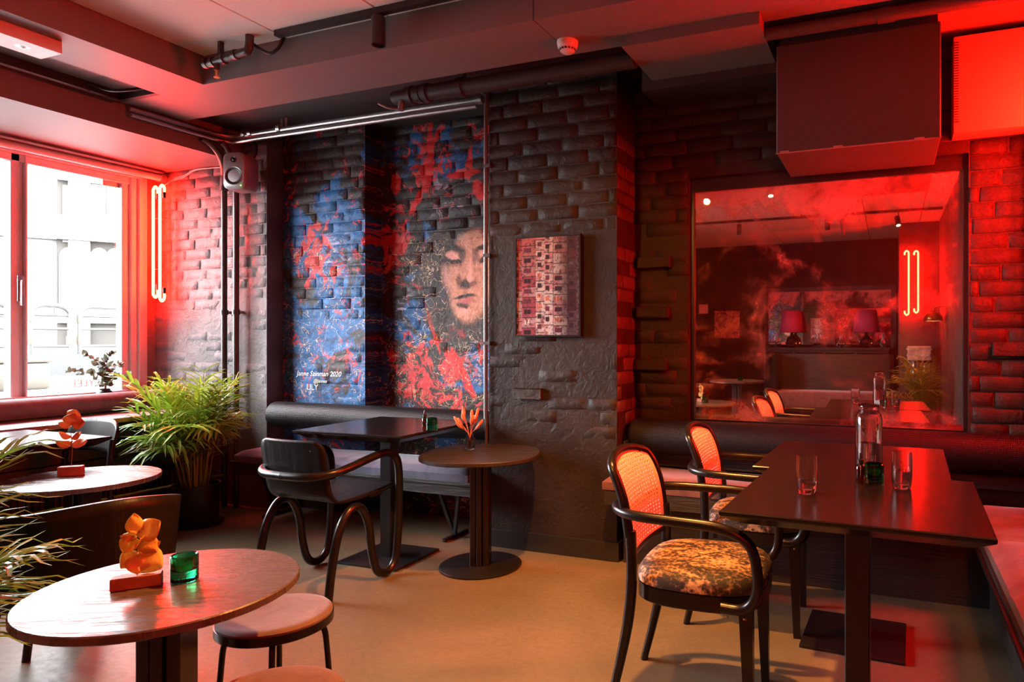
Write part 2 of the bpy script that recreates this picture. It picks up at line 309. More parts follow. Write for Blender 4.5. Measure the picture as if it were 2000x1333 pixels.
def mat_poster():
    t = NT('facade_print'); o = t.n('ShaderNodeTexCoord').outputs['Object']
    s3 = t.n('ShaderNodeSeparateXYZ'); t.l(o, s3.inputs[0]); x, z = s3.outputs[0], s3.outputs[2]
    def cell(v, n): return t.math('FLOOR', t.math('MULTIPLY', v, n))
    def white(a, b, k):
        cb = t.n('ShaderNodeCombineXYZ'); t.l(a, cb.inputs[0]); t.setin(cb.inputs[1], b); cb.inputs[2].default_value = k
        w = t.n('ShaderNodeTexWhiteNoise', noise_dimensions='3D'); t.l(cb.outputs[0], w.inputs[0]); return w.outputs['Value']
    xw = t.math('ADD', x, t.math('MULTIPLY', t.math('SINE', t.math('MULTIPLY', x, 31.0)), 0.012))
    colx = cell(xw, 15.0); off = white(colx, 0.0, 6.3); zz = t.math('ADD', z, t.math('MULTIPLY', off, 0.06)); row = cell(zz, 17.0)
    tone = white(colx, 0.0, 1.3); tone2 = white(colx, row, 4.7); sub = white(cell(xw, 30.0), cell(zz, 34.0), 2.2)
    pink, pale, dkp = (0.50, 0.12, 0.15), (0.62, 0.58, 0.56), (0.10, 0.03, 0.055)
    wall = t.ramp(tone, [(0.0, (0.34, 0.07, 0.10)), (0.20, pale), (0.52, (0.22, 0.05, 0.09)), (0.64, pale)], 'CONSTANT')
    wall = t.mix(t.rng(tone2, 0.35, 0.36, 0, 0.5), wall, t.mix(t.rng(z, -0.12, 0.26), (0.62, 0.62, 0.68), (0.50, 0.22, 0.14)))
    wall = t.mix(t.rng(sub, 0.70, 0.72, 0, 0.6), wall, pink)
    fx = t.math('FRACT', t.math('MULTIPLY', xw, 15.0)); fz = t.math('FRACT', t.math('MULTIPLY', zz, 17.0))
    win = t.math('MULTIPLY', t.math('MULTIPLY', t.rng(fx, 0.12, 0.18), t.rng(fx, 0.66, 0.60)), t.math('MULTIPLY', t.rng(fz, 0.36, 0.42), t.rng(fz, 0.86, 0.80)))
    kind = white(colx, row, 9.1); win = t.math('MULTIPLY', win, t.rng(kind, 0.2, 0.21))
    wc = t.ramp(kind, [(0.0, (0.02, 0.012, 0.018)), (0.62, (0.80, 0.30, 0.18)), (0.74, (0.85, 0.75, 0.70)), (0.86, (0.16, 0.04, 0.07))], 'CONSTANT')
    bars = t.rng(t.math('FRACT', t.math('MULTIPLY', xw, 75.0)), 0.72, 0.75, 0, 0.8)
    c = t.mix(win, wall, t.mix(bars, wc, dkp))
    gap = t.math('MAXIMUM', t.rng(fz, 0.10, 0.06), t.math('MULTIPLY', t.rng(fx, 0.05, 0.03), t.rng(white(colx, 3.0, 3.3), 0.4, 0.45))); c = t.mix(t.math('MULTIPLY', gap, 0.9), c, (0.02, 0.008, 0.014))
    nz = t.noise(o, 55, 4, 0.7); c = t.mix(t.rng(nz, 0.50, 0.62, 0, 0.85), c, (0.05, 0.02, 0.03))
    big = t.noise(o, 7, 2); right = t.rng(t.math('ADD', x, t.math('MULTIPLY', big, 0.12)), 0.10, 0.20, 0, 0.85)
    c = t.mix(right, c, (0.035, 0.012, 0.02))
    t.base(c, 0.30, 0, 0.5)
mat_poster()
def mat_photo():
    t = NT('sepia_print'); o = t.objc(); n = t.noise(o, 14, 5, 0.8); t.base(t.ramp(n, [(0.38, (0.05, 0.03, 0.02)), (0.55, (0.55, 0.36, 0.22)), (0.65, (0.8, 0.6, 0.4))]), 0.6)
mat_photo()
# ------------------------------------------------------------------ object helpers
def link(name, me, mat, parent=None, smooth=False):
    o = bpy.data.objects.new(name, me); COL.objects.link(o)
    if mat is not None and not me.materials: me.materials.append(MATS[mat])
    if smooth:
        for p in me.polygons: p.use_smooth = True
    if parent is not None: o.parent = parent
    return o
def fin(name, bm, mat, parent=None, smooth=False, loc=None, rotz=0.0):
    me = bpy.data.meshes.new(name); bmesh.ops.recalc_face_normals(bm, faces=bm.faces); bm.to_mesh(me); bm.free()
    o = link(name, me, mat, parent, smooth)
    if smooth: auto_smooth(o)
    if loc is not None: o.location = loc
    o.rotation_euler.z = rotz
    return o
def auto_smooth(o, ang=0.75):
    me = o.data; bm = bmesh.new(); bm.from_mesh(me)
    for e in bm.edges: e.smooth = not (len(e.link_faces) == 2 and e.calc_face_angle(0) > ang)
    bm.to_mesh(me); bm.free()
def tag(o, label, cat, group=None):
    o['label'] = label; o['category'] = cat
    if group: o['group'] = group
    return o
def struct(o): o['kind'] = 'structure'; return o
def thing(name, label, cat, loc=(0, 0, 0), rotz=0.0, group=None):
    o = bpy.data.objects.new(name, None); COL.objects.link(o); o.location = loc; o.rotation_euler.z = rotz; o.empty_display_size = 0.1
    return tag(o, label, cat, group)
def copy_tree(o, loc, rotz=None, label=None, group=None):
    def cp(x, par):
        c = x.copy(); COL.objects.link(c); c.parent = par
        for ch in x.children: cp(ch, c)
        return c
    r = cp(o, None); r.location = loc
    if rotz is not None: r.rotation_euler.z = rotz
    if label: r['label'] = label
    if group: r['group'] = group
    return r
def box(bm, lo, hi, bev=0.0, seg=2):
    r = bmesh.ops.create_cube(bm, size=1.0); vs = r['verts']
    c = (Vector(lo) + Vector(hi)) / 2; d = Vector(hi) - Vector(lo)
    for v in vs: v.co = Vector((v.co.x * d.x, v.co.y * d.y, v.co.z * d.z)) + c
    if bev > 0:
        es = list({e for v in vs for e in v.link_edges})
        bmesh.ops.bevel(bm, geom=es, offset=bev, segments=seg, profile=0.6, affect='EDGES')
    return vs
def bx(name, lo, hi, mat, parent=None, bev=0.0, seg=2, smooth=False):
    bm = bmesh.new(); box(bm, lo, hi, bev, seg); return fin(name, bm, mat, parent, smooth or bev > 0.004)
def catmull(pts, n=6):
    pts = [Vector(p) for p in pts]
    if len(pts) < 3: return pts
    out = []
    for i in range(len(pts) - 1):
        p0 = pts[max(i - 1, 0)]; p1 = pts[i]; p2 = pts[i + 1]; p3 = pts[min(i + 2, len(pts) - 1)]
        for k in range(n):
            t = k / n
            out.append(0.5 * ((2 * p1) + (-p0 + p2) * t + (2 * p0 - 5 * p1 + 4 * p2 - p3) * t * t + (-p0 + 3 * p1 - 3 * p2 + p3) * t ** 3))
    return out + [pts[-1]]
def tube(bm, pts, r, seg=10, n=6, cap=True, rfun=None, closed=False):
    P = catmull(pts, n) if n > 1 else [Vector(p) for p in pts]
    rings = []; up = None; m = len(P)
    for i, p in enumerate(P):
        d = (P[min(i + 1, m - 1)] - P[max(i - 1, 0)])
        if d.length < 1e-9: d = Vector((0, 0, 1))
        d.normalize()
        if up is None: up = d.orthogonal().normalized()
        up = (up - d * up.dot(d)); up = up.normalized() if up.length > 1e-6 else d.orthogonal().normalized()
        s = d.cross(up); rr = r if rfun is None else rfun(i / (m - 1))
        rings.append([bm.verts.new(p + (up * math.cos(2 * PI * k / seg) + s * math.sin(2 * PI * k / seg)) * rr) for k in range(seg)])
    for a, b in zip(rings, rings[1:]):
        for k in range(seg): bm.faces.new((a[k], a[(k + 1) % seg], b[(k + 1) % seg], b[k]))
    if cap:
        bm.faces.new(rings[0][::-1]); bm.faces.new(rings[-1])
def tb(name, pts, r, mat, parent=None, seg=10, n=6, rfun=None):
    bm = bmesh.new(); tube(bm, pts, r, seg, n, True, rfun); return fin(name, bm, mat, parent, True)
def lathe(bm, prof, seg=28, c=(0, 0, 0)):
    rings = []
    for r, z in prof:
        if r < 1e-6: rings.append([bm.verts.new((c[0], c[1], c[2] + z))])
        else: rings.append([bm.verts.new((c[0] + r * math.cos(2 * PI * k / seg), c[1] + r * math.sin(2 * PI * k / seg), c[2] + z)) for k in range(seg)])
    for a, b in zip(rings, rings[1:]):
        if len(a) == 1 and len(b) == 1: continue
        for k in range(seg):
            if len(a) == 1: bm.faces.new((a[0], b[k], b[(k + 1) % seg]))
            elif len(b) == 1: bm.faces.new((a[k], a[(k + 1) % seg], b[0]))
            else: bm.faces.new((a[k], a[(k + 1) % seg], b[(k + 1) % seg], b[k]))
def lt(name, prof, mat, parent=None, seg=28, c=(0, 0, 0)):
    bm = bmesh.new(); lathe(bm, prof, seg, c); return fin(name, bm, mat, parent, True)
def loft(bm, rings, cap=True):
    R = [[bm.verts.new(p) for p in r] for r in rings]
    for a, b in zip(R, R[1:]):
        for k in range(len(a)): bm.faces.new((a[k], a[(k + 1) % len(a)], b[(k + 1) % len(a)], b[k]))
    if cap: bm.faces.new(R[0][::-1]); bm.faces.new(R[-1])
def superring(rx, ry, z, e=4.0, n=40, c=(0, 0)):
    out = []
    for k in range(n):
        a = 2 * PI * k / n; ca, sa = math.cos(a), math.sin(a)
        out.append((c[0] + rx * abs(ca) ** (2 / e) * (1 if ca >= 0 else -1), c[1] + ry * abs(sa) ** (2 / e) * (1 if sa >= 0 else -1), z))
    return out
def grid(bm, f, nu, nv):
    V = [[bm.verts.new(f(i / nu, j / nv)) for j in range(nv + 1)] for i in range(nu + 1)]
    for i in range(nu):
        for j in range(nv): bm.faces.new((V[i][j], V[i + 1][j], V[i + 1][j + 1], V[i][j + 1]))
    return V
def solidify(o, th, off=0.0):
    m = o.modifiers.new('thickness', 'SOLIDIFY'); m.thickness = th; m.offset = off
# ------------------------------------------------------------------ bricks: each one an object under its wall
BRICKS = {}
def brick_mesh(L, Hh, mat, var, depth=0.05):
    key = (round(L, 3), round(Hh, 3), mat, var)
    if key in BRICKS: return BRICKS[key]
    rnd = random.Random(hash(key) & 0xffff); b = 0.006; bm = bmesh.new()
    def rect(l, h, y): return [(-l / 2, y, -h / 2), (l / 2, y, -h / 2), (l / 2, y, h / 2), (-l / 2, y, h / 2)]
    A = [bm.verts.new(p) for p in rect(L, Hh, depth)]; B = [bm.verts.new(p) for p in rect(L, Hh, b)]
    nx, nz = 4, 2
    G = [[bm.verts.new((-(L / 2 - b) + (L - 2 * b) * i / nx + rnd.uniform(-.003, .003), rnd.uniform(-.0022, .0018), -(Hh / 2 - b) + (Hh - 2 * b) * j / nz + rnd.uniform(-.0035, .0035))) for j in range(nz + 1)] for i in range(nx + 1)]
    for k in range(4): bm.faces.new((A[k], A[(k + 1) % 4], B[(k + 1) % 4], B[k]))
    for i in range(nx):
        for j in range(nz): bm.faces.new((G[i][j], G[i + 1][j], G[i + 1][j + 1], G[i][j + 1]))
    bm.faces.new([B[0], B[1]] + [G[i][0] for i in range(nx, -1, -1)]); bm.faces.new([B[1], B[2]] + [G[nx][j] for j in range(nz, -1, -1)])
    bm.faces.new([B[2], B[3]] + [G[i][nz] for i in range(nx + 1)]); bm.faces.new([B[3], B[0]] + [G[0][j] for j in range(nz + 1)])
    bmesh.ops.recalc_face_normals(bm, faces=bm.faces)
    me = bpy.data.meshes.new('brick'); bm.to_mesh(me); bm.free(); me.materials.append(MATS[mat])
    for p in me.polygons: p.use_smooth = True
    BRICKS[key] = me; return me
def brick_wall(wall, origin, rotz, width, z0, z1, mat, proud, holes=(), keep=None, course=0.0775, length=0.258, gap=0.005):
    # local x runs along the wall, the face looks to local -y
    M = Matrix.Translation(origin) @ Matrix.Rotation(rotz, 4, 'Z'); row = 0; z = z0
    while z < z1 - 0.02:
        h = min(course, z1 - z) - gap; x = -(length / 2 if row % 2 else 0) - 0.03 * (row % 3)
        while x < width - 0.02:
            a, b = max(x, 0.0) + gap / 2, min(x + length, width) - gap / 2; x += length
            segs = [(a, b)]
            for (hx0, hx1, hz0, hz1) in holes:
                if z + h > hz0 and z < hz1:
                    ns = []
                    for (p, q) in segs:
                        if q <= hx0 or p >= hx1: ns.append((p, q))
                        else:
                            if p < hx0: ns.append((p, hx0))
                            if q > hx1: ns.append((hx1, q))
                    segs = ns
            for (p, q) in segs:
                if q - p < 0.035: continue
                cx, cz = (p + q) / 2, z + h / 2 + gap / 2
                if keep and not keep(cx, cz): continue
                me = brick_mesh(round((q - p) / 0.01) * 0.01, h, mat, random.randrange(4))
                o = bpy.data.objects.new('brick', me); COL.objects.link(o); o.parent = wall
                loc = M @ Vector((cx, -proud(cx, cz), cz))
                o.matrix_parent_inverse = Matrix.Identity(4)
                o.location = loc; o.rotation_euler = (random.uniform(-.012, .012), random.uniform(-.009, .009), rotz + random.uniform(-.010, .010))
        z += course; row += 1
# ================================================================== THE ROOM
XW = -5.40; YJ = 3.57; XN = -4.19; XS = -3.42; YL = 3.71; XPL, XPR, YP = -2.22, -1.40, 3.42; YB = 3.70; XR = 0.84; YR = -4.0; XRP = 0.63
ZS, ZU, ZR, ZC = 2.68, 2.84, 2.735, 2.52
struct(bx('floor', (-5.6, -4.2, -0.1), (1.2, 4.1, 0.0), 'concrete_floor'))
# left window wall: parapet, head and piers round the opening
wl = struct(bx('wall_left', (XW - 0.25, -4.1, 0.0), (XW + 0.02, 4.0, 0.74), 'grey_brick'))
bx('window_head', (XW - 0.25, -4.1, 2.50), (XW + 0.02, 4.0, 3.0), 'soffit', wl)
bx('pier', (XW - 0.25, -4.1, 0.74), (XW + 0.02, 0.78, 2.50), 'grey_brick', wl)
bx('pier', (XW - 0.25, 3.50, 0.74), (XW + 0.02, 4.0, 2.50), 'grey_brick', wl)
# jamb wall beside the window (faces the room), deep mural wall, pier, mirror wall
wj = struct(bx('wall_window_end', (XW - 0.2, YJ, 0.0), (XN, 4.1, 2.95), 'grey_brick'))
brick_wall(wj, (XW + 0.02, YJ, 0), 0.0, XN - XW - 0.02, 0.82, 2.66, 'grey_brick', lambda x, z: random.uniform(0.001, 0.006) * (1.0 if z > 1.75 else 0.3), keep=lambda x, z: z > 1.5 or random.random() < 0.5)
wmu = struct(bx('wall_mural', (XN, YL, 0.0), (XS, 4.1, 2.95), 'mural_paint'))
prm = lambda x, z: random.uniform(0.001, 0.007) * (1.0 if z > 1.45 else 0.3)
brick_wall(wmu, (XN, YL, 0), 0.0, XS - XN, 0.74, 2.735, 'mural_paint', prm, keep=lambda x, z: z > 1.35 or random.random() < 0.35)
wmu2 = struct(bx('wall_mural_deep', (XS, YM - 0.004, 0.0), (XPL, 4.1, 2.95), 'mural_paint'))
FX0, FX1 = Yp(838, 480, YM).x - XS, Yp(948, 480, YM).x - XS
brick_wall(wmu2, (XS, YM - 0.004, 0), 0.0, XPL - XS, 0.74, 2.735, 'mural_paint', lambda x, z: prm(x, z) * (0.35 if x > FX0 and 1.2 < z < 1.9 else 1), keep=lambda x, z: not (x > FX0 - 0.05 and 1.25 < z < 1.93) and (z > 1.75 or (z > 1.3 and random.random() < 0.55) or random.random() < 0.2))
wp = struct(bx('wall_pier', (XPL, YP, 0.0), (XPR, 4.1, 2.95), 'black_brick'))
prp = lambda x, z: random.uniform(0.001, 0.007) * (1.0 if z > 1.9 else 0.12)
brick_wall(wp, (XPL, YP, 0), 0.0, XPR - XPL, 0.12, 2.74, 'black_brick', prp, keep=lambda x, z: z > 1.85 or (0.7 < z < 1.1 and random.random() < 0.4) or random.random() < 0.05)
brick_wall(wp, (XPR, YP, 0), PI / 2, YB - YP, 0.5, 2.6, 'neon_lit_brick', lambda x, z: random.uniform(0.001, 0.007), keep=lambda x, z: random.random() < 0.75)
MX0, MX1, MZ0, MZ1 = -1.071, 0.363, 0.72, 2.145
wb_ = struct(bx('wall_back', (XPR, YB + 0.10, 0.0), (XR + 0.2, 4.1, 2.95), 'black_brick'))
for lo, hi in [((XPR, YB, 0), (MX0, YB + 0.11, 2.95)), ((MX1, YB, 0), (XR + 0.2, YB + 0.11, 2.95)), ((MX0, YB, 0), (MX1, YB + 0.11, MZ0)), ((MX0, YB, MZ1), (MX1, YB + 0.11, 2.95))]:
    bx('wall_panel', lo, hi, 'black_brick', wb_)
brick_wall(wb_, (XPR, YB, 0), 0.0, XR - XPR, 0.5, 2.62, 'black_brick', lambda x, z: random.uniform(0.002, 0.012), holes=[(MX0 - XPR - 0.005, MX1 - XPR + 0.005, MZ0, MZ1 + 0.005)], keep=lambda x, z: z > 1.9 or x > 1.7 or random.random() < 0.55)
def proud_brick(wall, c, L, Hh, out, mat):
    bm = bmesh.new(); box(bm, (-L / 2, -out, -Hh / 2), (L / 2, 0.02, Hh / 2), 0.008, 2)
    for v in bm.verts: v.co += Vector((random.uniform(-1, 1), random.uniform(-1, 1), random.uniform(-1, 1))) * 0.003
    o = fin('brick', bm, mat, wall); o.location = c
for (u, v) in ((1280, 514), (1277, 611), (1274, 713)):
    c = Yp(u, v, YB); proud_brick(wb_, (c.x, YB, c.z), 0.20, 0.065, 0.045, 'black_brick')
c = Yp(1978, 682, YB); proud_brick(wb_, (c.x + 0.03, YB, c.z), 0.24, 0.065, 0.045, 'black_brick')
c = Yp(1033, 769, YP); proud_brick(wp, (c.x, YP, c.z), 0.185, 0.062, 0.03, 'black_brick')
# right wall with an unseen light-blocking fin, and the rear of the room
wr = struct(bx('wall_right', (XR, 1.0, 0.0), (XR + 0.2, 4.1, 2.95), 'black_brick'))
wr2 = struct(bx('wall_right_rear', (XRP, -4.2, 0.0), (XR + 0.2, 1.0, 2.95), 'neon_lit_brick'))
bx('pier', (0.66, YB - 0.222, 0.0), (XR, YB - 0.192, 2.6), 'black_brick', wr)  # unseen thin fin placed to cut the neon light off the wall's right edge
wre = struct(bx('wall_rear', (-5.6, YR - 0.2, 0.0), (XRP, YR, 2.95), 'black_brick'))
bx('pier', (0.12, YR, 0.0), (XRP, -2.55, 2.84), 'neon_lit_brick', wre)
# ------------------------------------------------------------------ ceiling
ce = struct(bx('ceiling', (-5.6, -4.2, ZU + 0.03), (1.2, 4.1, ZU + 0.16), 'black_seam'))
xs = [-3.66 + 0.004, -3.02, -2.34, -1.66, -0.98, -0.30, 0.38, 1.0]; ys = [2.70, 1.42, 0.12, -1.18, -2.48, -4.0]
for i in range(len(xs) - 1):
    for j in range(len(ys) - 1):
        bx('panel', (xs[i] + 0.006, ys[j + 1] + 0.003, ZU), (xs[i + 1] - 0.006, ys[j] - 0.003, ZU + 0.035), 'ceiling_panel', ce)
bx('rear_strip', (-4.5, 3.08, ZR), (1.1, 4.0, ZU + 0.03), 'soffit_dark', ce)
sa = struct(bx('trim_1', (-4.43, 2.70, ZS), (-1.52, 3.10, ZU + 0.03), 'soffit'))
struct(bx('trim_2', (-1.514, 2.70, ZS), (1.1, 3.10, ZU + 0.03), 'soffit'))
sb = struct(bx('trim_3', (-4.05, -4.0, ZS), (-3.66, 2.70, ZU + 0.03), 'soffit'))
bx('recess_top', (-4.44, -4.0, ZS + 0.05), (-4.05, 2.70, ZU + 0.03), 'soffit', sb)
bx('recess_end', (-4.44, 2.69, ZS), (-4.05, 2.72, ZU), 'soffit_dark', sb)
sc_ = struct(bx('trim_4', (XW, -4.0, ZC), (-4.43, YJ, ZU + 0.03), 'soffit'))
sd = struct(bx('trim_5', (-1.20, 2.99, 2.625), (-0.54, 3.44, ZS + 0.06), 'soffit'))
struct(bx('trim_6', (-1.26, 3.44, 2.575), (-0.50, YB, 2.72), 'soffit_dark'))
struct(bx('trim_7', (-0.49, 3.19, 2.705), (XR, YB, 2.74), 'soffit'))
for i, (x, y) in enumerate([(-1.1, 3.0), (-0.7, 3.0), (-3.2, 2.72), (-2.4, 2.72), (-1.9, 2.72)]): pass
# baseboards
struct(bx('baseboard_pier', (XPL + 0.02, YP - 0.018, 0.0), (XPR + 0.018, YP + 0.02, 0.105), 'baseboard', bev=0.003))
struct(bx('baseboard_pier_side', (XPR, YP + 0.02, 0.0), (XPR + 0.018, YB, 0.105), 'baseboard'))
struct(bx('baseboard_back', (XPR, YB - 0.018, 0.0), (XR, YB, 0.105), 'baseboard'))
struct(bx('baseboard_mural', (XN, YL - 0.018, 0.0), (XS, YL, 0.105), 'baseboard'))
# ------------------------------------------------------------------ window
WY0, WY1, WZ0, WZ1 = 0.78, 3.50, 0.78, 2.50
win = struct(bx('window_1', (XW - 0.10, WY0, WZ0 - 0.02), (XW + 0.03, WY1, WZ0 + 0.06), 'frame_paint'))
ym0, ym1 = Xp(21, 550, XW).y, Xp(49, 550, XW).y
def wbar(name, y0, y1, z0, z1, x0=-0.07, x1=0.02, m='frame_paint'): return bx(name, (XW + x0, y0, z0), (XW + x1, y1, z1), m, win, 0.004, 1)
wbar('frame_head', WY0, WY1, 2.455, WZ1, -0.1, 0.035); wbar('frame_head', WY0, WY1, 2.405, 2.455, -0.08, 0.0)
wbar('frame_jamb', 3.44, WY1, WZ0, WZ1, -0.1, 0.04); wbar('frame_jamb', 3.395, 3.44, WZ0, 2.455, -0.08, 0.015); wbar('frame_jamb', 3.345, 3.395, WZ0, 2.41, -0.08, -0.01)
wbar('frame_jamb', WY0, 0.86, WZ0, WZ1)
wbar('mullion', ym0, ym0 + 0.05, WZ0, 2.455, -0.08, 0.0); wbar('mullion', ym0 + 0.05, ym0 + 0.075, WZ0, 2.455, -0.08, -0.018); wbar('mullion', ym0 + 0.075, ym1 + 0.01, WZ0, 2.455, -0.08, 0.012)
bx('pane', (XW - 0.052, ym1, WZ0 + 0.05), (XW - 0.046, 3.35, 2.41), 'window_glass', win)
bx('pane', (XW - 0.052, 0.86, WZ0 + 0.05), (XW - 0.046, ym0, 2.41), 'window_glass', win)
bx('seal', (XW - 0.045, 3.23, 2.37), (XW - 0.043, 3.345, 2.408), 'steel', win)
hz = Xp(39, 560, XW).z
hd = bx('handle', (XW + 0.012, ym1 - 0.055, hz - 0.10), (XW + 0.026, ym1 - 0.02, hz + 0.07), 'chrome', win, 0.003)
bx('lever', (XW + 0.026, ym1 - 0.046, hz - 0.13), (XW + 0.055, ym1 - 0.028, hz + 0.04), 'chrome', hd, 0.004)
# sun-ray sticker and mirrored lettering on the pane
st = Xp(157, 497, XW - 0.042); bm = bmesh.new()
for k in range(40):
    a = 2 * PI * k / 40; r0, r1 = 0.028, 0.062; ca, sa_ = math.cos(a), math.sin(a); w = 0.0016
    bm.faces.new([bm.verts.new((0, ca * r - sa_ * s * w, sa_ * r + ca * s * w)) for r, s in ((r0, -1), (r1, -1), (r1, 1), (r0, 1))])
fin('sticker', bm, 'speaker_grey', win, loc=(st.x, st.y, st.z))
def text_mesh(name, body, size, mat, parent, M, ext=0.0006, shear=0.0):
    cu = bpy.data.curves.new(name, 'FONT'); cu.body = body; cu.size = size; cu.extrude = ext; cu.align_x = 'CENTER'; cu.resolution_u = 3; cu.shear = shear
    o = bpy.data.objects.new('tmp', cu); COL.objects.link(o); dg = bpy.context.evaluated_depsgraph_get(); dg.update()
    me = bpy.data.meshes.new_from_object(o.evaluated_get(dg)); bpy.data.objects.remove(o); me.transform(M); me.materials.clear()
    return link(name, me, mat, parent)
tp = Xp(176, 755, XW - 0.042)
text_mesh('lettering', 'LILYLEE', 0.075, 'cable_white', win, Matrix.Translation(tp) @ Matrix.Rotation(-PI / 2, 4, 'Z') @ Matrix.Rotation(PI / 2, 4, 'X'))
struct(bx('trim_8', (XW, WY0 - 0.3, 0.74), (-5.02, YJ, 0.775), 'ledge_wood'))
# roller blind cassette
rb = thing('roller_blind', 'rolled-up grey blind tube with chrome rail above the window', 'blind', (-5.24, 2.2, 2.47))
tb('tube', [(0, -1.4, 0), (0, 1.31, 0)], 0.028, 'frame_paint', rb, 14, 1)
bx('rail', (0.03, -1.4, 0.018), (0.05, 1.31, 0.032), 'chrome', rb)
tb('bracket', [(0, 1.31, 0), (0, 1.345, 0)], 0.036, 'steel', rb, 14, 1)
bx('hanger', (-0.01, -1.3, 0.025), (0.01, 1.32, 0.052), 'steel', rb)
# ================================================================== FURNITURE
def square_table(name, label, cx, cy, rotz=0.0, sx=0.345, sy=0.355, group=None, top='black_oak'):
    t = thing(name, label, 'table', (cx, cy, 0), rotz, group)
    bm = bmesh.new()
    def r(dx, dy, z): return [(-dx, -dy, z), (dx, -dy, z), (dx, dy, z), (-dx, dy, z)]
    loft(bm, [r(sx - 0.05, sy - 0.05, 0.698), r(sx - 0.002, sy - 0.002, 0.726), r(sx, sy, 0.730), r(sx, sy, 0.737), r(sx - 0.003, sy - 0.003, 0.740)])
    fin('tabletop', bm, top, t)
    bx('column', (-0.036, -0.036, 0.012), (0.036, 0.036, 0.70), 'black_metal', t, 0.003, 1)
    bx('base_plate', (-0.195, -0.19, 0.0), (0.195, 0.19, 0.014), 'black_metal', t, 0.004, 2)
    bx('top_bracket', (-0.14, -0.14, 0.688), (0.14, 0.14, 0.698), 'black_metal', t)
    return t
square_table('dining_table', 'black oak pedestal table pushed against the mirror bench, carrying no glasses', -0.135, 2.907, -0.03).scale.z = 0.9975
square_table('dining_table', 'black oak pedestal table holding two water glasses and a carafe', -0.092, 2.193, -0.03)
square_table('dining_table', 'black square pedestal table in front of the mural bench', -2.615, 3.025, 0.03, 0.345, 0.345)
square_table('dining_table', 'square table with pale window glare by the window ledge', -3.945, 1.835, 0.0, 0.345, 0.345)
def round_table(name, label, cx, cy, rad, zt, top, rot=0.0, e=2.0, ex=1.0):
    t = thing(name, label, 'table', (cx, cy, 0), rot)
    bm = bmesh.new()
    loft(bm, [superring(rad * ex - 0.006, rad - 0.006, zt - 0.022, e, 72), superring(rad * ex, rad, zt - 0.018, e, 72), superring(rad * ex, rad, zt - 0.003, e, 72), superring(rad * ex - 0.003, rad - 0.003, zt, e, 72)])
    fin('tabletop', bm, top, t, True)
    for (x0, x1, y0, y1) in ((-0.050, -0.018, -0.045, 0.045), (-0.014, 0.014, -0.055, 0.055), (0.018, 0.050, -0.045, 0.045)):
        bx('column_board', (x0, y0, 0.012), (x1, y1, zt - 0.022), 'black_metal', t, 0.003, 1)
    lt('base_disc', [(0, 0), (0.215, 0), (0.218, 0.004), (0.218, 0.010), (0.212, 0.014), (0, 0.014)], 'black_metal', t, 56)
    return t
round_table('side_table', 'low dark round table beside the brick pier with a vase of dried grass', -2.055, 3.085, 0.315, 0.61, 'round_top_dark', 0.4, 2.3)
round_table('round_table', 'round table with open dark grain, holding a green candle glass', -1.672, 1.140, 0.295, 0.61, 'round_top_wood', 0.5)
round_table('round_table', 'round table between the square window table and the palm in front of the ledge', -3.33, 1.895, 0.290, 0.61, 'round_top_wood', 0.2)

# ---- upholstered benches
def cushion(name, label, lo, hi, mat, loc=(0, 0, 0), rotz=0.0, seams=(), axis=0, group=None):
    lo, hi = Vector(lo), Vector(hi); c = (lo + hi) / 2; d = (hi - lo) / 2; bm = bmesh.new()
    n = max(8, int(max(d.x, d.y) * 2 / 0.06)); rings = []
    def f(i, j, top):
        x = -1 + 2 * i; y = -1 + 2 * j
        ex = max(0, abs(x) - (1 - 0.05 / d.x)) / (0.05 / d.x); ey = max(0, abs(y) - (1 - 0.05 / d.y)) / (0.05 / d.y)
        e = min(1.0, math.hypot(ex, ey)); k = math.sqrt(max(0, 1 - e * e)) * 0.6 + 0.4 * (1 - e)
        sm = 0.0
        for s_ in seams:
            q = abs(((x * d.x + c.x) if axis == 0 else (y * d.y + c.y)) - s_); sm = max(sm, math.exp(-(q / 0.02) ** 2))
        wob = noise.noise(Vector((x * d.x * 4 + c.x, y * d.y * 4, 3.1))) * 0.006
        return Vector((x * d.x, y * d.y, (d.z * (k * 0.95 + 0.05) - sm * 0.012 + wob * k) if top else -d.z))
    nu = max(14, int(d.x * 2 / 0.035)); nv = max(10, int(d.y * 2 / 0.035)); nu, nv = min(nu, 90), min(nv, 90)
    A = grid(bm, lambda i, j: f(i, j, True), nu, nv); B = grid(bm, lambda i, j: f(i, j, False), nu, nv)
    for i in range(nu): bm.faces.new((A[i][0], A[i + 1][0], B[i + 1][0], B[i][0])); bm.faces.new((A[i][nv], A[i + 1][nv], B[i + 1][nv], B[i][nv]))
    for j in range(nv): bm.faces.new((A[0][j], A[0][j + 1], B[0][j + 1], B[0][j])); bm.faces.new((A[nu][j], A[nu][j + 1], B[nu][j + 1], B[nu][j]))
    o = fin(name, bm, mat, None, True); o.location = c + Vector(loc); o.rotation_euler.z = rotz
    return tag(o, label, 'cushion', group)
def roll(name, a, b, r, mat, parent, seg=28):
    a, b = Vector(a), Vector(b); d = (b - a).normalized(); L = (b - a).length; pts = []; rad = []
    for k in range(6): q = k / 5; pts.append(a + d * (0.035 * (1 - math.cos(q * PI / 2)))); rad.append(r * (0.55 + 0.45 * math.sin(q * PI / 2)))
    pts.append(a + d * L / 2); rad.append(r)
    for k in range(5, -1, -1): q = k / 5; pts.append(b - d * (0.035 * (1 - math.cos(q * PI / 2)))); rad.append(r * (0.55 + 0.45 * math.sin(q * PI / 2)))
    bm = bmesh.new(); m = len(pts); tube(bm, pts, r, seg, 1, True, lambda t: rad[min(m - 1, int(round(t * (m - 1))))])
    return fin(name, bm, mat, parent, True)
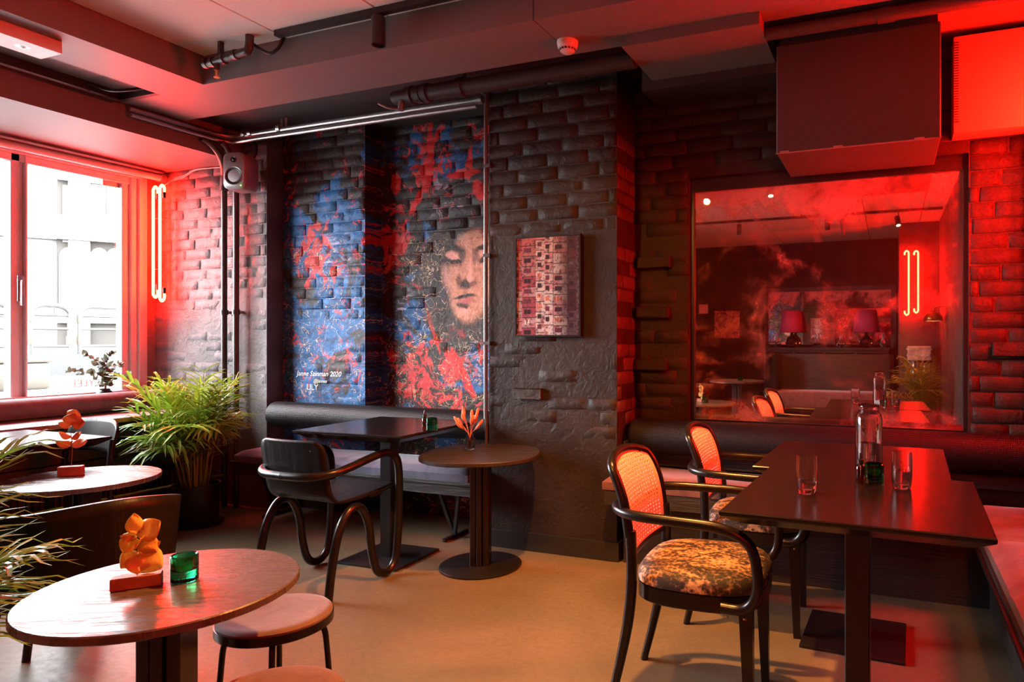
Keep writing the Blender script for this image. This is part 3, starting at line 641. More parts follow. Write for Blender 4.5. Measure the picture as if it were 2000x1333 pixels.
mb = thing('mural_bench', 'black timber bench with a roll backrest under the painted wall', 'bench', (0, 0, 0))
bx('seat_plank', (-4.18, 3.27, 0.37), (-2.24, 3.66, 0.395), 'bench_wood', mb, 0.003)
bx('front_rail', (-4.14, 3.28, 0.31), (-2.24, 3.305, 0.37), 'bench_wood', mb)
roll('backrest_roll', (-4.14, 3.585, 0.685), (-2.26, 3.585, 0.685), 0.092, 'roll_fabric', mb)
bx('roll_batten', (-4.0, 3.66, 0.60), (-2.3, 3.70, 0.76), 'bench_wood', mb)
for lx in (-3.98, -2.50):
    p = Vector((lx, 3.50, 0.0))
    for dx in (-0.09, 0.09): tb('leg', [(lx, 3.47, 0.012), (lx + dx, 3.40, 0.37)], 0.014, 'black_metal', mb, 4, 1)
    tb('foot_bar', [(lx, 3.36, 0.012), (lx, 3.60, 0.012)], 0.012, 'black_metal', mb, 4, 1)
cushion('seat_cushion', 'long dark navy cushion on the bench under the mural', (-4.15, 3.275, 0.395), (-2.27, 3.645, 0.47), 'velvet_navy', seams=(-3.2,))
rbn = thing('mirror_bench', 'dark timber bench with roll backrest along the mirror wall', 'bench', (0, 0, 0))
bm = bmesh.new(); loft(bm, [[(x, y, z) for x, y in ((-1.415, 3.28), (0.33, 3.28), (0.33, 3.66), (-1.391, 3.66), (-1.391, 3.405), (-1.415, 3.405))] for z in (0.345, 0.425)]); fin('seat_plank', bm, 'bench_wood', rbn)
bx('front_board', (-1.36, 3.42, 0.0), (0.43, 3.45, 0.345), 'bench_wood', rbn)
roll('backrest_roll', (-1.375, 3.585, 0.675), (0.64, 3.585, 0.675), 0.098, 'roll_fabric', rbn)
bx('back_board', (-1.36, 3.64, 0.50), (0.64, 3.675, 0.66), 'bench_wood', rbn)
cm_ = cushion('seat_cushion', 'plum velvet cushion on the bench below the mirror', (-1.425, 3.275, 0.425), (0.315, 3.655, 0.50), 'velvet_plum', seams=(-0.35,))
for v in cm_.data.vertices:
    if v.co.y + cm_.location.y > 3.40: v.co.x = max(v.co.x, -1.390 - cm_.location.x)
sbn = thing('side_bench', 'dark timber bench running along the right wall', 'bench', (0, 0, 0))
bx('seat_plank', (0.335, 1.12, 0.345), (0.82, 3.47, 0.40), 'bench_wood', sbn, 0.003)
bx('front_board', (0.42, 1.14, 0.0), (0.45, 3.42, 0.345), 'bench_wood', sbn)
bx('edge_strip', (0.322, 1.12, 0.365), (0.336, 3.28, 0.385), 'plywood', sbn)
cushion('seat_cushion', 'rosy velvet cushion on the bench along the right wall', (0.345, 1.14, 0.40), (0.80, 3.46, 0.475), 'velvet_red', seams=(2.85, 2.35, 1.8), axis=1)
# ---- window ledge with roll
wbn = thing('window_ledge', 'deep wooden ledge with plum roll cushion along the window', 'ledge', (0, 0, 0))
bx('ledge_top', (-4.95, 0.2, 0.695), (-4.54, 3.493, 0.725), 'ledge_wood', wbn, 0.004)
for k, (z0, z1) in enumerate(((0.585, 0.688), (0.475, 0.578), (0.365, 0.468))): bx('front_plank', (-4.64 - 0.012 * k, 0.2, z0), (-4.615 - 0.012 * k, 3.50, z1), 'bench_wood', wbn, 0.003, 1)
for y in (0.3, 1.4, 2.45, 3.44): bx('support', (-4.93, y - 0.03, 0.0), (-4.68, y + 0.03, 0.695), 'bench_wood', wbn)
bx('cushion_shelf', (-5.015, 0.2, 0.55), (-4.95, 3.50, 0.74), 'bench_wood', wbn)
bm = bmesh.new(); rr = []
for yy in [0.2 + 0.05 * k for k in range(67)]:
    sq = 1 - 0.05 * math.exp(-(((yy + 0.28) % 0.93 - 0.47) / 0.012) ** 2)
    rr.append([(-4.955 + 0.082 * sq * math.cos(2 * PI * k / 20), yy, 0.797 + 0.062 * sq * math.sin(2 * PI * k / 20)) for k in range(20)])
loft(bm, rr); fin('roll_cushion', bm, 'velvet_plum', wbn, True)
rad = thing('radiator', 'dark finned radiator under the window ledge', 'radiator', (0, 0, 0))
bx('casing', (-4.62, 1.2, 0.06), (-4.60, 3.30, 0.33), 'black_metal', rad)
for k in range(60): bx('fin', (-4.60, 1.22 + 0.0345 * k, 0.08), (-4.588, 1.236 + 0.0345 * k, 0.31), 'bench_wood', rad)
tb('feed_pipe', [(-4.54, 1.0, 0.225), (-4.54, 3.493, 0.225)], 0.016, 'brass', rad, 12, 1)
tb('feed_pipe', [(-4.54, 1.0, 0.15), (-4.54, 3.493, 0.15)], 0.010, 'pipe_paint', rad, 10, 1)
# ---- bentwood armchairs with cane backs (local +x is forward)
def cane_chair(label, loc, rotz):
    t = thing('cane_armchair', label, 'chair', loc, rotz, 'cane armchairs')
    bm = bmesh.new(); loft(bm, [superring(.205, .21, .425, 3.2, 48), superring(.215, .22, .432, 3.2, 48), superring(.215, .22, .455, 3.0, 48), superring(.200, .205, .476, 3.0, 48), superring(.15, .155, .487, 2.6, 48), superring(.07, .075, .491, 2.2, 48)])
    fin('seat', bm, 'seat_fabric', t, True)
    bm = bmesh.new(); loft(bm, [superring(.208, .213, .375, 3.2, 48), superring(.214, .219, .38, 3.2, 48), superring(.214, .219, .426, 3.2, 48), superring(.205, .21, .43, 3.2, 48)]); fin('seat_rail', bm, 'chair_tube', t, True)
    for s in (-1, 1):
        bm = bmesh.new(); loft(bm, [[(.165 + a * (.013 if z < .1 else .021) + (.012 if z < .1 else 0), s * .165 + b * (.013 if z < .1 else .021) + s * (.006 if z < .1 else 0), z) for a, b in ((-1, -1), (1, -1), (1, 1), (-1, 1))] for z in (0.0, .39)])
        fin('front_leg', bm, 'chair_tube', t)
        tb('back_leg', [(-.285, s * .185, .0), (-.245, s * .19, .16), (-.212, s * .195, .32), (-.200, s * .197, .47), (-.205, s * .198, .60)], .0175, 'chair_tube', t, 10, 6, lambda q: .0135 + .005 * min(1, q * 2))
    bw = .195
    def bp(y, z):   # curved plane of the back
        q = max(0, (z - .50) / .33); return Vector((-.205 - .015 * q - .075 * q * q * q - .018 * (1 - (y / bw) ** 2), y, z))
    pts = [bp(-.198, .58), bp(-.198, .68), bp(-.194, .75)] + [bp(-.192 * math.cos(a), .775 + .052 * math.sin(a)) for a in [PI * k / 10 for k in range(1, 10)]] + [bp(.194, .75), bp(.198, .68), bp(.198, .58)]
    tb('back_frame', pts, .0165, 'chair_tube', t, 10, 3)
    # woven cane: one lattice with real holes
    bm = bmesh.new(); nu, nv = 15, 24; z0, z1 = .515, .822; cache = {}
    def pt(i, j):
        z = z0 + (z1 - z0) * j / nv; wz = .182 if z < .775 else .182 * math.sqrt(max(0.02, 1 - ((z - .775) / .052) ** 2))
        return bp(-wz + 2 * wz * i / nu, z) + Vector((.006, 0, 0))
    def V(i, j):
        k = (round(i, 3), round(j, 3))
        if k not in cache: cache[k] = bm.verts.new(pt(i, j))
        return cache[k]
    for i in range(nu):
        for j in range(nv):
            if i in (0, nu - 1) or j in (0, nv - 1): bm.faces.new((V(i, j), V(i + 1, j), V(i + 1, j + 1), V(i, j + 1))); continue
            o = [(i, j), (i + .5, j), (i + 1, j), (i + 1, j + .5), (i + 1, j + 1), (i + .5, j + 1), (i, j + 1), (i, j + .5)]
            h = .27; q = [(i + .5 + h * math.cos(a), j + .5 + h * math.sin(a)) for a in [(-.75 + .25 * k) * PI for k in range(8)]]
            O = [V(*p) for p in o]; Q = [V(*p) for p in q]
            for k in range(8): bm.faces.new((O[k], O[(k + 1) % 8], Q[(k + 1) % 8], Q[k]))
    cp = fin('cane_panel', bm, 'cane', t); solidify(cp, .004)
    lo = [bp(-.19 + .38 * k / 8, .512) for k in range(9)]; tb('lower_rail', lo, .013, 'chair_tube', t, 8, 2)
    for s in (-1, 1): pass
    arm = []
    for s in (1,):
        arm = [(.10, -.232, .405), (.165, -.236, .408), (.205, -.245, .45), (.212, -.252, .53), (.185, -.256, .615), (.10, -.256, .652), (-.05, -.248, .658), (-.18, -.232, .660), (-.262, -.17, .662), (-.285, -.06, .664)]
    full = arm + [(x, -y, z) for x, y, z in arm[::-1]]
    tb('arm_bow', full, .0165, 'chair_tube', t, 12, 5)
    for s in (-1, 1):
        for x in (.12, .175): lt('bolt', [(0, 0), (.005, 0), (.005, .004), (0, .005)], 'brass', t, 10, (x, s * .25, .385))
    return t
cane_chair('cane-backed bentwood armchair with mottled seat standing clear of the table corner', (-0.585, 2.235, 0), 0.03)
cane_chair('cane-backed bentwood armchair tucked half under the table near the mirror bench', (-0.538, 2.975, 0), 0.04)
# ---- looped tube armchair
def loop_chair(label, loc, rotz):
    t = thing('loop_armchair', label, 'chair', loc, rotz)
    prof = catmull([(.235, .452), (.10, .440), (-.06, .432), (-.155, .436), (-.205, .470), (-.228, .54), (-.245, .64), (-.262, .745)], 6)
    bm = bmesh.new(); m = len(prof)
    def f(i, j):
        k = i * (m - 1); a = int(min(m - 2, math.floor(k))); q = k - a; p = prof[a].lerp(prof[a + 1], q) if hasattr(prof[a], 'lerp') else prof[a]
        w = .205
        if p[1] > .69: w = .205 - .055 * (1 - math.sqrt(max(0, 1 - ((p[1] - .69) / .0551) ** 2)))
        if i < .12: w = .205 - .04 * (1 - math.sqrt(max(0, 1 - ((.12 - i) / .12) ** 2)))
        y = -w + 2 * w * j
        return Vector((p[0] - (.022 * (1 - (y / .205) ** 2) if p[1] > .47 else 0), y, p[1]))
    grid(bm, f, 44, 12); o = fin('seat_shell', bm, 'plywood', t, True); solidify(o, .012)
    for s in (-1, 1):
        y = s * .235
        pts = [(-.265, y, .0), (-.245, y, .14), (-.205, y, .30), (-.140, y, .395), (-.065, y, .395), (-.012, y, .30), (.012, y, .15), (.048, y, .050), (.112, y, .0225), (.172, y, .06), (.195, y, .16), (.205, y, .34), (.205, y, .52), (.180, y, .605), (.110, y, .638), (.0, y, .628), (-.13, y, .605), (-.235, s * .215, .588), (-.300, s * .13, .580), (-.312, 0, .578)]
        tb('side_loop', pts, .0205, 'chair_tube', t, 14, 6)
        bx('seat_bracket', (.02, s * .20 - .02, .425), (.10, s * .225 + .02, .437), 'chair_tube', t)
    lt('screw', [(0, 0), (.004, 0), (.004, .003), (0, .004)], 'chrome', t, 8, (-.29, -.15, .70))
    return t
loop_chair('black plywood armchair on looping thick tube legs by the mural table', (-2.655, 2.665, 0), PI / 2 - 0.02)
# ---- lounge chair seen from behind, and the bentwood chair by the window
lc = thing('lounge_chair', 'low black shell chair turned away beside the round tables', 'chair', (-2.72, 1.56, 0), 2.40)
bm = bmesh.new()
def shell(i, j):
    a = (-1.15 + 2.3 * i); z = .36 + (.30 + .02 * math.sin(i * 6.0) + .03 * i) * j
    r = .30 + .03 * j; return Vector((-.30 + .28 - r * math.cos(a) * 1.0, r * math.sin(a), z))
grid(bm, shell, 30, 8); o = fin('back_shell', bm, 'plywood', lc, True); solidify(o, .022)
bm = bmesh.new(); loft(bm, [superring(.25, .25, .33, 3, 40), superring(.265, .265, .345, 3, 40), superring(.265, .265, .40, 3, 40), superring(.24, .24, .425, 3, 40)]); fin('seat_pad', bm, 'velvet_navy', lc, True)
for sx in (-1, 1):
    for sy in (-1, 1): tb('leg', [(sx * .19, sy * .19, .34), (sx * .235, sy * .235, .0)], .014, 'chair_tube', lc, 10, 1)
wc = thing('window_chair', 'dark bent plywood chair tucked behind the glaring square table', 'chair', (-4.26, 2.235, 0), -PI / 2)
bm = bmesh.new()
grid(bm, lambda i, j: Vector((-.215 - .055 * (1 - (2 * i - 1) ** 2) - .03 * j, -.215 + .43 * i, .58 + (.185 - .05 * abs(2 * i - 1) ** 4) * j)), 24, 8); o = fin('backrest', bm, 'plywood', wc, True); solidify(o, .013)
bm = bmesh.new(); loft(bm, [superring(.20, .21, .435, 3.2, 40), superring(.205, .215, .445, 3.2, 40), superring(.195, .205, .452, 3.2, 40)]); fin('seat', bm, 'plywood', wc, True)
for s in (-1, 1):
    tb('back_leg', [(-.25, s * .20, 0), (-.21, s * .2, .44), (-.225, s * .2, .66)], .015, 'chair_tube', wc, 10, 5); tb('front_leg', [(.18, s * .18, 0), (.16, s * .18, .44)], .015, 'chair_tube', wc, 10, 1)
# ---- stools
def stool(label, loc, rotz):
    t = thing('stool', label, 'stool', loc, rotz, 'low stools'); R = .153
    lt('seat_pad', [(0, .405), (R - .01, .405), (R, .412), (R, .418), (R - .006, .424), (R - .02, .427), (R - .05, .4235), (0, .420)], 'stool_velvet', t, 48)
    lt('seat_rim', [(0, .385), (R - .004, .385), (R + .003, .389), (R + .003, .412), (R, .4125), (R, .405), (0, .405)], 'black_oak', t, 48)
    for k in range(4):
        a = PI / 4 + k * PI / 2; ca, sa_ = math.cos(a), math.sin(a)
        tb('leg', [(ca * .06, sa_ * .06, .379), (ca * .105, sa_ * .105, .377), (ca * .128, sa_ * .128, .355), (ca * .138, sa_ * .138, .28), (ca * .158, sa_ * .158, .0)], .0085, 'chair_tube', t, 10, 5)
stool('round stool with mauve velvet top tucked partly under the round table', (-1.672, 1.455, 0), 0.0)
stool('round stool with mauve velvet top standing beside the other stool', (-1.285, 1.105, 0), 0.2)
# ================================================================== TABLEWARE
TZ = .740
def candle(label, x, y, z):
    t = thing('candle_holder', label, 'candle holder', (x, y, z), random.random(), 'green candle glasses')
    lt('glass_cup', [(0, 0), (.028, 0), (.031, .003), (.031, .064), (.029, .066), (.0245, .064), (.0235, .034), (.020, .028), (0, .027)], 'green_glass', t, 32)
    w = lt('candle', [(0, .0285), (.0195, .0285), (.0195, .044), (0, .044)], 'candle_wax', t, 24)
    tb('wick', [(0, 0, .043), (.001, 0, .050)], .0008, 'black_metal', w, 6, 1)
candle('green glass candle holder on the round grained table', -1.665, 1.178, .61)
candle('green glass candle holder beside the dropper bottle on the mural table', -2.262, 2.940, TZ)
candle('green glass candle holder in front of the water carafe', -0.049, 2.395, TZ)
def dropper(label, x, y, z):
    t = thing('dropper_bottle', label, 'bottle', (x, y, z), 0, 'dropper bottles')
    lt('bottle', [(0, 0), (.013, 0), (.0145, .002), (.0145, .056), (.012, .061), (.008, .064), (.008, .070), (0, .070)], 'amber_glass', t, 24)
    lt('cap', [(0, .066), (.0105, .066), (.0105, .080), (.006, .082), (.0055, .096), (.003, .102), (0, .103)], 'black_metal', t, 20)
dropper('small amber dropper bottle on the mural table', -2.320, 2.955, TZ)
dropper('small amber dropper bottle in front of the water carafe', -0.092, 2.372, TZ)
def tumbler(label, x, y, level):
    t = thing('water_glass', label, 'glass', (x, y, TZ), 0, 'water glasses')
    lt('glass', [(0, 0), (.024, 0), (.028, .004), (.0315, .030), (.0325, .070), (.0305, .118), (.0295, .118), (.0312, .070), (.0302, .030), (.026, .014), (0, .012)], 'clear_glass', t, 40)
    if level: lt('water', [(0, .0125), (.0255, .0145), (.0298, .030), (.0298, level), (0, level)], 'water', t, 40)
tumbler('clear tumbler with a little water standing alone near the table edge', -0.242, 2.160, .036)
tumbler('clear tumbler half full of water near the candle and carafe', 0.036, 2.345, .058)
cf = thing('water_carafe', 'tall clear glass carafe half full on the dark table', 'carafe', (-0.068, 2.475, TZ))
lt('glass', [(0, 0), (.041, 0), (.045, .005), (.045, .205), (.041, .222), (.034, .230), (.032, .238), (.0345, .242), (.0345, .252), (.032, .256), (.0295, .252), (.0295, .234), (.038, .220), (.0425, .204), (.0425, .010), (0, .008)], 'clear_glass', cf, 48)
lt('water', [(0, .0085), (.042, .0105), (.042, .125), (0, .125)], 'water', cf, 40)
def petal(bm, c, d, n, L, W, cup=.25, tw=0.0):
    d = Vector(d).normalized(); n = Vector(n); n = (n - d * n.dot(d)).normalized(); s = d.cross(n)
    def f(i, j):
        u = i; v = -1 + 2 * j; w = W * (math.sin(PI * min(1, u ** .75 * .97 + .02)) ** .7)
        return Vector(c) + d * (L * u) + s * (w * v) + n * (cup * L * (u * u * .6 - (v * v) * .5 * w / W) + .06 * L * math.sin(u * 7 + v * 3 + tw))
    grid(bm, f, 7, 6)
def orchid(label, x, y, z, rotz, sc, mat, stemh, petals, dims):
    t = thing('orchid_block', label, 'ornament', (x, y, z), rotz)
    bx('block', (-dims[0], -dims[1], 0), (dims[0], dims[1], dims[2]), 'wood_block', t, .002, 1)
    tb('stem', [(0.0, 0, dims[2]), (.004, .002, dims[2] + stemh * .5), (-.002, .004, dims[2] + stemh)], .0014, 'stem_brown', t, 6, 4)
    for (c, d, n, L, W) in petals:
        bm = bmesh.new(); petal(bm, (0, 0, 0), d, n, L * sc, W * sc, .22, random.random() * 6)
        o = fin('petal', bm, mat, t, True); solidify(o, .0006); o.location = (c[0] * sc, c[1] * sc, dims[2] + stemh * .35 + c[2] * sc)
pet1 = [((0, 0, .075), (-.2, .2, 1), (.3, -.8, .3), .050, .020), ((0, 0, .070), (.9, .1, .5), (-.2, -.9, .4), .056, .030), ((0, 0, .068), (-.9, .1, .1), (.2, -.9, .4), .034, .012), ((-.006, 0, .070), (-.45, -.1, -.8), (.2, -1, 0), .042, .022), ((.008, 0, .062), (.5, -.1, -.55), (0, -1, .2), .050, .022),
        ((0, 0, .030), (-.5, .1, -.55), (0, -1, .1), .048, .024), ((.002, 0, .028), (.95, .1, .35), (0, -.9, .6), .050, .020), ((.002, 0, .022), (.75, 0, -.6), (-.1, -1, .2), .062, .034), ((0, 0, .022), (.05, -.1, -1), (.2, -1, .1), .045, .026), ((.0, 0, .05), (.3, -.4, .3), (0, -.6, .8), .03, .02)]
orchid('wooden block holding yellow dried orchid petals on the round grained table', -1.731, 1.105, .61, 0.85, 1.0, 'orchid_petal', .075, pet1, (.052, .0165, .030))
pet2 = [((0, 0, .165), (.5, .1, .8), (0, -1, .2), .04, .03), ((0, 0, .135), (.2, 0, .9), (.2, -1, .1), .05, .036), ((0, 0, .13), (-.8, .1, .2), (.1, -.9, .3), .05, .02), ((0, 0, .135), (.8, .1, .1), (0, -1, .3), .05, .028), ((0, 0, .075), (-.85, .2, .4), (.2, -.6, .8), .055, .016), ((0, 0, .07), (.7, 0, .5), (0, -.9, .5), .05, .016), ((0, 0, .045), (.9, .1, .15), (.1, -.8, .6), .06, .024), ((0, 0, .04), (-.85, 0, .3), (0, -.8, .6), .06, .02)]
orchid('wooden block with rust dried petals on a stem on the round window table', -3.428, 1.905, .61, 0.75, 1.0, 'orchid_petal_rust', .15, pet2, (.045, .019, .042))
vs = thing('dried_grass_vase', 'small ribbed glass vase with coral dried grass on the dark side table', 'vase', (-2.168, 3.150, .61))
lt('vase', [(0, 0), (.024, 0), (.029, .005), (.031, .04), (.029, .062), (.018, .072), (.0155, .078), (.021, .086), (.0195, .086), (.0135, .078), (.016, .071), (.027, .060), (.0288, .04), (.0265, .009), (0, .007)], 'clear_glass', vs, 24)
for k in range(15):
    a = random.uniform(0, 2 * PI); sp = random.uniform(.1, 1); top = Vector((math.cos(a) * .085 * sp, math.sin(a) * .05 * sp, .16 + random.uniform(-.02, .05) - .03 * sp)); b0 = Vector((random.uniform(-.008, .008), random.uniform(-.008, .008), .012))
    s_ = tb('stalk', [b0, Vector((top.x * .15, top.y * .15, .085)), top], .0009, 'dried_grass', vs, 5, 4)
    d = (top - Vector((top.x * .15, top.y * .15, .085))).normalized(); L = random.uniform(.04, .055)
    tb('plume', [top, top + d * L * .5, top + d * L + Vector((0, 0, .003))], .007, 'dried_grass', s_, 8, 5, lambda q: .0015 + .0075 * math.sin(PI * min(1, q * .93 + .05)) ** .8)
# ================================================================== PLANTS
def frond_mesh(L, droop, nleaf, ll, seed, stem_len):
    rnd = random.Random(seed); bm = bmesh.new(); P = []; n = 16
    for k in range(n + 1):
        t = k / n; u = max(0, (t - .45) / .55)
        P.append(Vector((stem_len * .16 * t + L * droop * u ** 1.6 * .62, 0, stem_len * t + L * (.62 * u - droop * .62 * u ** 2.2))))
    tube(bm, P, .004, 6, 1, True, lambda q: .0065 * (1 - q) + .0015)
    for k in range(nleaf):
        t = .45 + .55 * (k + .5) / nleaf; f = t * n; a = min(n - 1, int(f)); p = P[a].lerp(P[a + 1], f - a); d = (P[a + 1] - P[a]).normalized()
        for s in (-1, 1):
            side = Vector((0, s, 0)); nrm = d.cross(side) * s; l = ll * (math.sin(PI * (0.15 + .8 * (t - .45) / .55)) * .7 + .45) * rnd.uniform(.8, 1.15)
            dr = (d * rnd.uniform(.55, .95) + side * rnd.uniform(.5, .95) + Vector((0, 0, rnd.uniform(.0, .35)))).normalized()
            w = .0085 * rnd.uniform(.8, 1.25); A = []; sg = 5; lat = dr.cross(Vector((0, 0, 1))).normalized()
            for q in range(sg + 1):
                u = q / sg; c = p + dr * (l * u) + Vector((0, 0, -.42 * l * u * u * rnd.uniform(.8, 1.2))); ww = w * (1 - (2 * u - .75) ** 2 * .55) * (1 if q < sg else .08)
                A.append((bm.verts.new(c - lat * ww), bm.verts.new(c + Vector((0, 0, -ww * .45))), bm.verts.new(c + lat * ww)))
            for q in range(sg):
                for z in (0, 1): bm.faces.new((A[q][z], A[q][z + 1], A[q + 1][z + 1], A[q + 1][z]))
    me = bpy.data.meshes.new('frond'); bm.to_mesh(me); bm.free(); me.materials.append(MATS['palm_leaf'])
    for p in me.polygons: p.use_smooth = True
    return me
def palm(label, loc, n, stem, L, ll, seed, pot=True, potr=.135, poth=.27, reach=None, clear=None):
    rnd = random.Random(seed); t = thing('potted_palm', label, 'plant', loc)
    if pot:
        p = lt('pot', [(0, 0), (potr * .86, 0), (potr * .9, .01), (potr, poth - .02), (potr * 1.04, poth - .02), (potr * 1.04, poth), (potr * .95, poth), (potr * .93, poth - .04), (0, poth - .04)], 'pot_black', t, 40)
        lt('saucer', [(0, 0), (potr * 1.12, 0), (potr * 1.18, .018), (potr * 1.14, .018), (potr * 1.0, .006), (0, .006)], 'pot_black', t, 40)
        lt('soil', [(0, poth - .036), (potr * .925, poth - .036)], 'soil', t, 30)
    M = [frond_mesh(L * s, d, 11, ll, seed + i, stem * st) for i, (s, d, st) in enumerate([(1, .75, 1), (.9, .95, .85), (1.05, .55, 1.1), (.8, 1.05, .7), (.7, .35, 1.15)])]
    for k in range(n):
        me = M[k % 5]; a = 2 * PI * (k * .381966) + rnd.uniform(-.3, .3); best = None
        for trial in range(60):
            if trial: a = rnd.uniform(0, 2 * PI)
            rr_ = rnd.uniform(.1, .6) * potr; sc = rnd.uniform(.8, 1.12); rx = sc * (reach(a) if reach else 1) * (1 - .006 * trial)
            rot = (rnd.uniform(-.10, .10), rnd.uniform(-.16, .16) - (.004 * trial), a); lc_ = Vector((rr_ * math.cos(a), rr_ * math.sin(a), poth - .045))
            W = Matrix.Translation(Vector(loc) + lc_) @ Euler(rot).to_matrix().to_4x4() @ Matrix.Diagonal((rx, sc, sc, 1))
            bad = sum(1 for v in me.vertices if not clear(W @ v.co)) if clear else 0
            if best is None or bad < best[0]: best = (bad, lc_, rot, (rx, sc, sc))
            if bad == 0: break
        o = bpy.data.objects.new('frond', me); COL.objects.link(o); o.parent = t
        o.location, o.rotation_euler, o.scale = best[1], best[2], best[3]
    return t
palm('bushy green palm in a black pot in the window corner', (-4.265, 3.10, 0), 58, .50, .50, .27, 11, reach=lambda a: .45 + .55 * min(1, max(0, .5 - .9 * math.sin(a))),
     clear=lambda p: p.y < 3.485 and not (p.x < -4.53 and p.z < .74) and not (p.x < -4.86 and p.z < .875) and not (p.x > -4.20 and p.y > 3.25 and p.z < .50))
palm('palm whose fronds arch past the lounge chair and round table', (-2.36, 0.86, 0), 46, .44, .50, .27, 29, clear=lambda p: math.hypot(p.x + 2.36, p.y - .86) < .46 and not (math.hypot(p.x + 2.72, p.y - 1.56) < .37 and p.z < .72) and not (math.hypot(p.x + 1.672, p.y - 1.14) < .31 and p.z < .64))
palm('palm standing at the rear of the room, seen in the mirror', (0.36, -0.45, 0), 36, .50, .52, .27, 35, reach=lambda a: .10 + .90 * min(1, max(0, .45 - .9 * math.cos(a))), clear=lambda p: p.x < .62)
eu = thing('eucalyptus_vase', 'dried eucalyptus branches on the window sill', 'plant', (-5.18, 3.09, .775))
lt('vase', [(0, 0), (.045, 0), (.055, .02), (.05, .07), (.03, .09), (.034, .10), (.028, .10), (0, .02)], 'pot_black', eu, 24)
lm = bmesh.new(); petal(lm, (0, 0, 0), (1, 0, 0), (0, 0, 1), .042, .018, .2); lme = bpy.data.meshes.new('leaf'); lm.to_mesh(lme); lm.free(); lme.materials.append(MATS['eucalyptus_leaf'])
for p in lme.polygons: p.use_smooth = True
rnd = random.Random(5)
for (dy, dx, hh, nl) in [(-.26, .02, .15, 16), (-.13, -.03, .26, 16), (-.02, .03, .20, 18), (.05, -.02, .26, 18), (.08, .04, .18, 16), (.16, .02, .10, 14), (-.06, .05, .12, 14), (.02, .05, .14, 14)]:
    tip = Vector((dx, dy, .09 + hh)); a = Vector((0, 0, .06)); mid_ = Vector((dx * .4, dy * .35, .09 + hh * .75)); P = catmull([a, mid_, tip], 10)
    s_ = tb('branch', [a, mid_, tip], .0018, 'stem_brown', eu, 6, 8)
    for k in range(nl):
        q = P[min(len(P) - 1, int((.25 + .75 * k / nl) * (len(P) - 1)))]
        o = bpy.data.objects.new('leaf', lme); COL.objects.link(o); o.parent = s_; o.location = q; o.rotation_euler = (rnd.uniform(-1, 1), rnd.uniform(-1.2, .6), rnd.uniform(0, 6.28)); sc = rnd.uniform(.7, 1.15); o.scale = (sc, sc, sc)
# ================================================================== WALL AND CEILING FITTINGS
mg = bx('mirror', (MX0 + 0.022, YB + 0.055, 0.765), (MX1 - 0.020, YB + 0.060, 2.07), 'aged_mirror'); tag(mg, 'large aged mirror with smoky blotches set into the brick wall', 'mirror')
for lo, hi in [((MX0, YB + 0.035, 0.72), (MX0 + 0.022, YB + 0.065, 2.145)), ((MX1 - 0.020, YB + 0.035, 0.72), (MX1, YB + 0.065, 2.145)), ((MX0 + 0.022, YB + 0.035, 2.07), (MX1 - 0.02, YB + 0.065, 2.145)), ((MX0 + 0.022, YB + 0.035, 0.72), (MX1 - 0.02, YB + 0.065, 0.765))]:
    bx('mirror_frame', lo, hi, 'black_metal', mg)
# framed print
pf = thing('framed_print', 'framed photo print of a dense pink apartment facade on the dark pier', 'picture', (-1.832, YP - 0.028, 1.500))
x0, x1, z0, z1 = Yp(1007, 500, YP - 0.03).x + 1.832, Yp(1135, 500, YP - 0.03).x + 1.832, Yp(1070, 658, YP - 0.03).z - 1.5, Yp(1070, 460, YP - 0.03).z - 1.5
bx('print', (x0 + 0.008, -0.004, z0 + 0.008), (x1 - 0.008, 0.002, z1 - 0.008), 'facade_print', pf)
for lo, hi in [((x0, -0.012, z0), (x0 + 0.009, 0.016, z1)), ((x1 - 0.009, -0.012, z0), (x1, 0.016, z1)), ((x0 + 0.009, -0.012, z0), (x1 - 0.009, 0.016, z0 + 0.009)), ((x0 + 0.009, -0.012, z1 - 0.009), (x1 - 0.009, 0.016, z1))]:
    bx('frame_bar', lo, hi, 'black_metal', pf)
# signature on the mural
def sign(txt, u, v, size, shear=0.25):
    c = Yp(u, v, YL - 0.0215); text_mesh('signature', txt, size, 'paper_white', wmu, Matrix.Translation(c) @ Matrix.Rotation(PI / 2, 4, 'X'), 0.0008, shear)
sign('Janne Szinman 2020', 622, 735, 0.052); sign('@jannes', 625, 748, 0.036); sign('LILY', 610, 762, 0.06, 0.0)
# neon tubes
def neon(label, loc, rotz, hgt, gap=0.075, group='neon tubes', mirrored=1):
    t = thing('neon_light', label, 'neon light', loc, rotz, group); r = 0.0095
    for i, s in enumerate((-1, 1)):
        x = s * gap / 2; d = 0.05 * mirrored; z0, z1 = (0.03 if i == 0 else 0.0), hgt - (0.0 if i else 0.006)
        up = [(x + d, 0, z1 - .055), (x + d * .98, 0, z1 - .022), (x + d * .5, 0, z1), (x + d * .02, 0, z1 - .022), (x, 0, z1 - .06), (x, 0, (z0 + z1) / 2), (x, 0, z0 + .06), (x + d * .02, 0, z0 + .022), (x + d * .5, 0, z0), (x + d * .98, 0, z0 + .022), (x + d, 0, z0 + .055)]
        tb('glass_tube', up, r, 'neon', t, 12, 6)
        for zz, q in ((z1 - .056, -1), (z0 + .056, 1)): tb('electrode_cap', [(x + d, 0, zz), (x + d, 0, zz + q * .045)], .011, 'black_metal', t, 12, 1)
        for zz in (.28, .72): tb('holder', [(x, .0, hgt * zz), (x + .02 * mirrored, .05, hgt * zz)], .003, 'steel', t, 8, 1)
    return t
n1 = neon('red neon double tube glowing on the rough wall beside the window', (-5.235, YJ - 0.085, 1.515), 0, 0.885)
neon('red neon double tube on the rear pier, seen in the mirror', (0.30, -2.46, 1.56), PI, 0.88, 0.12)
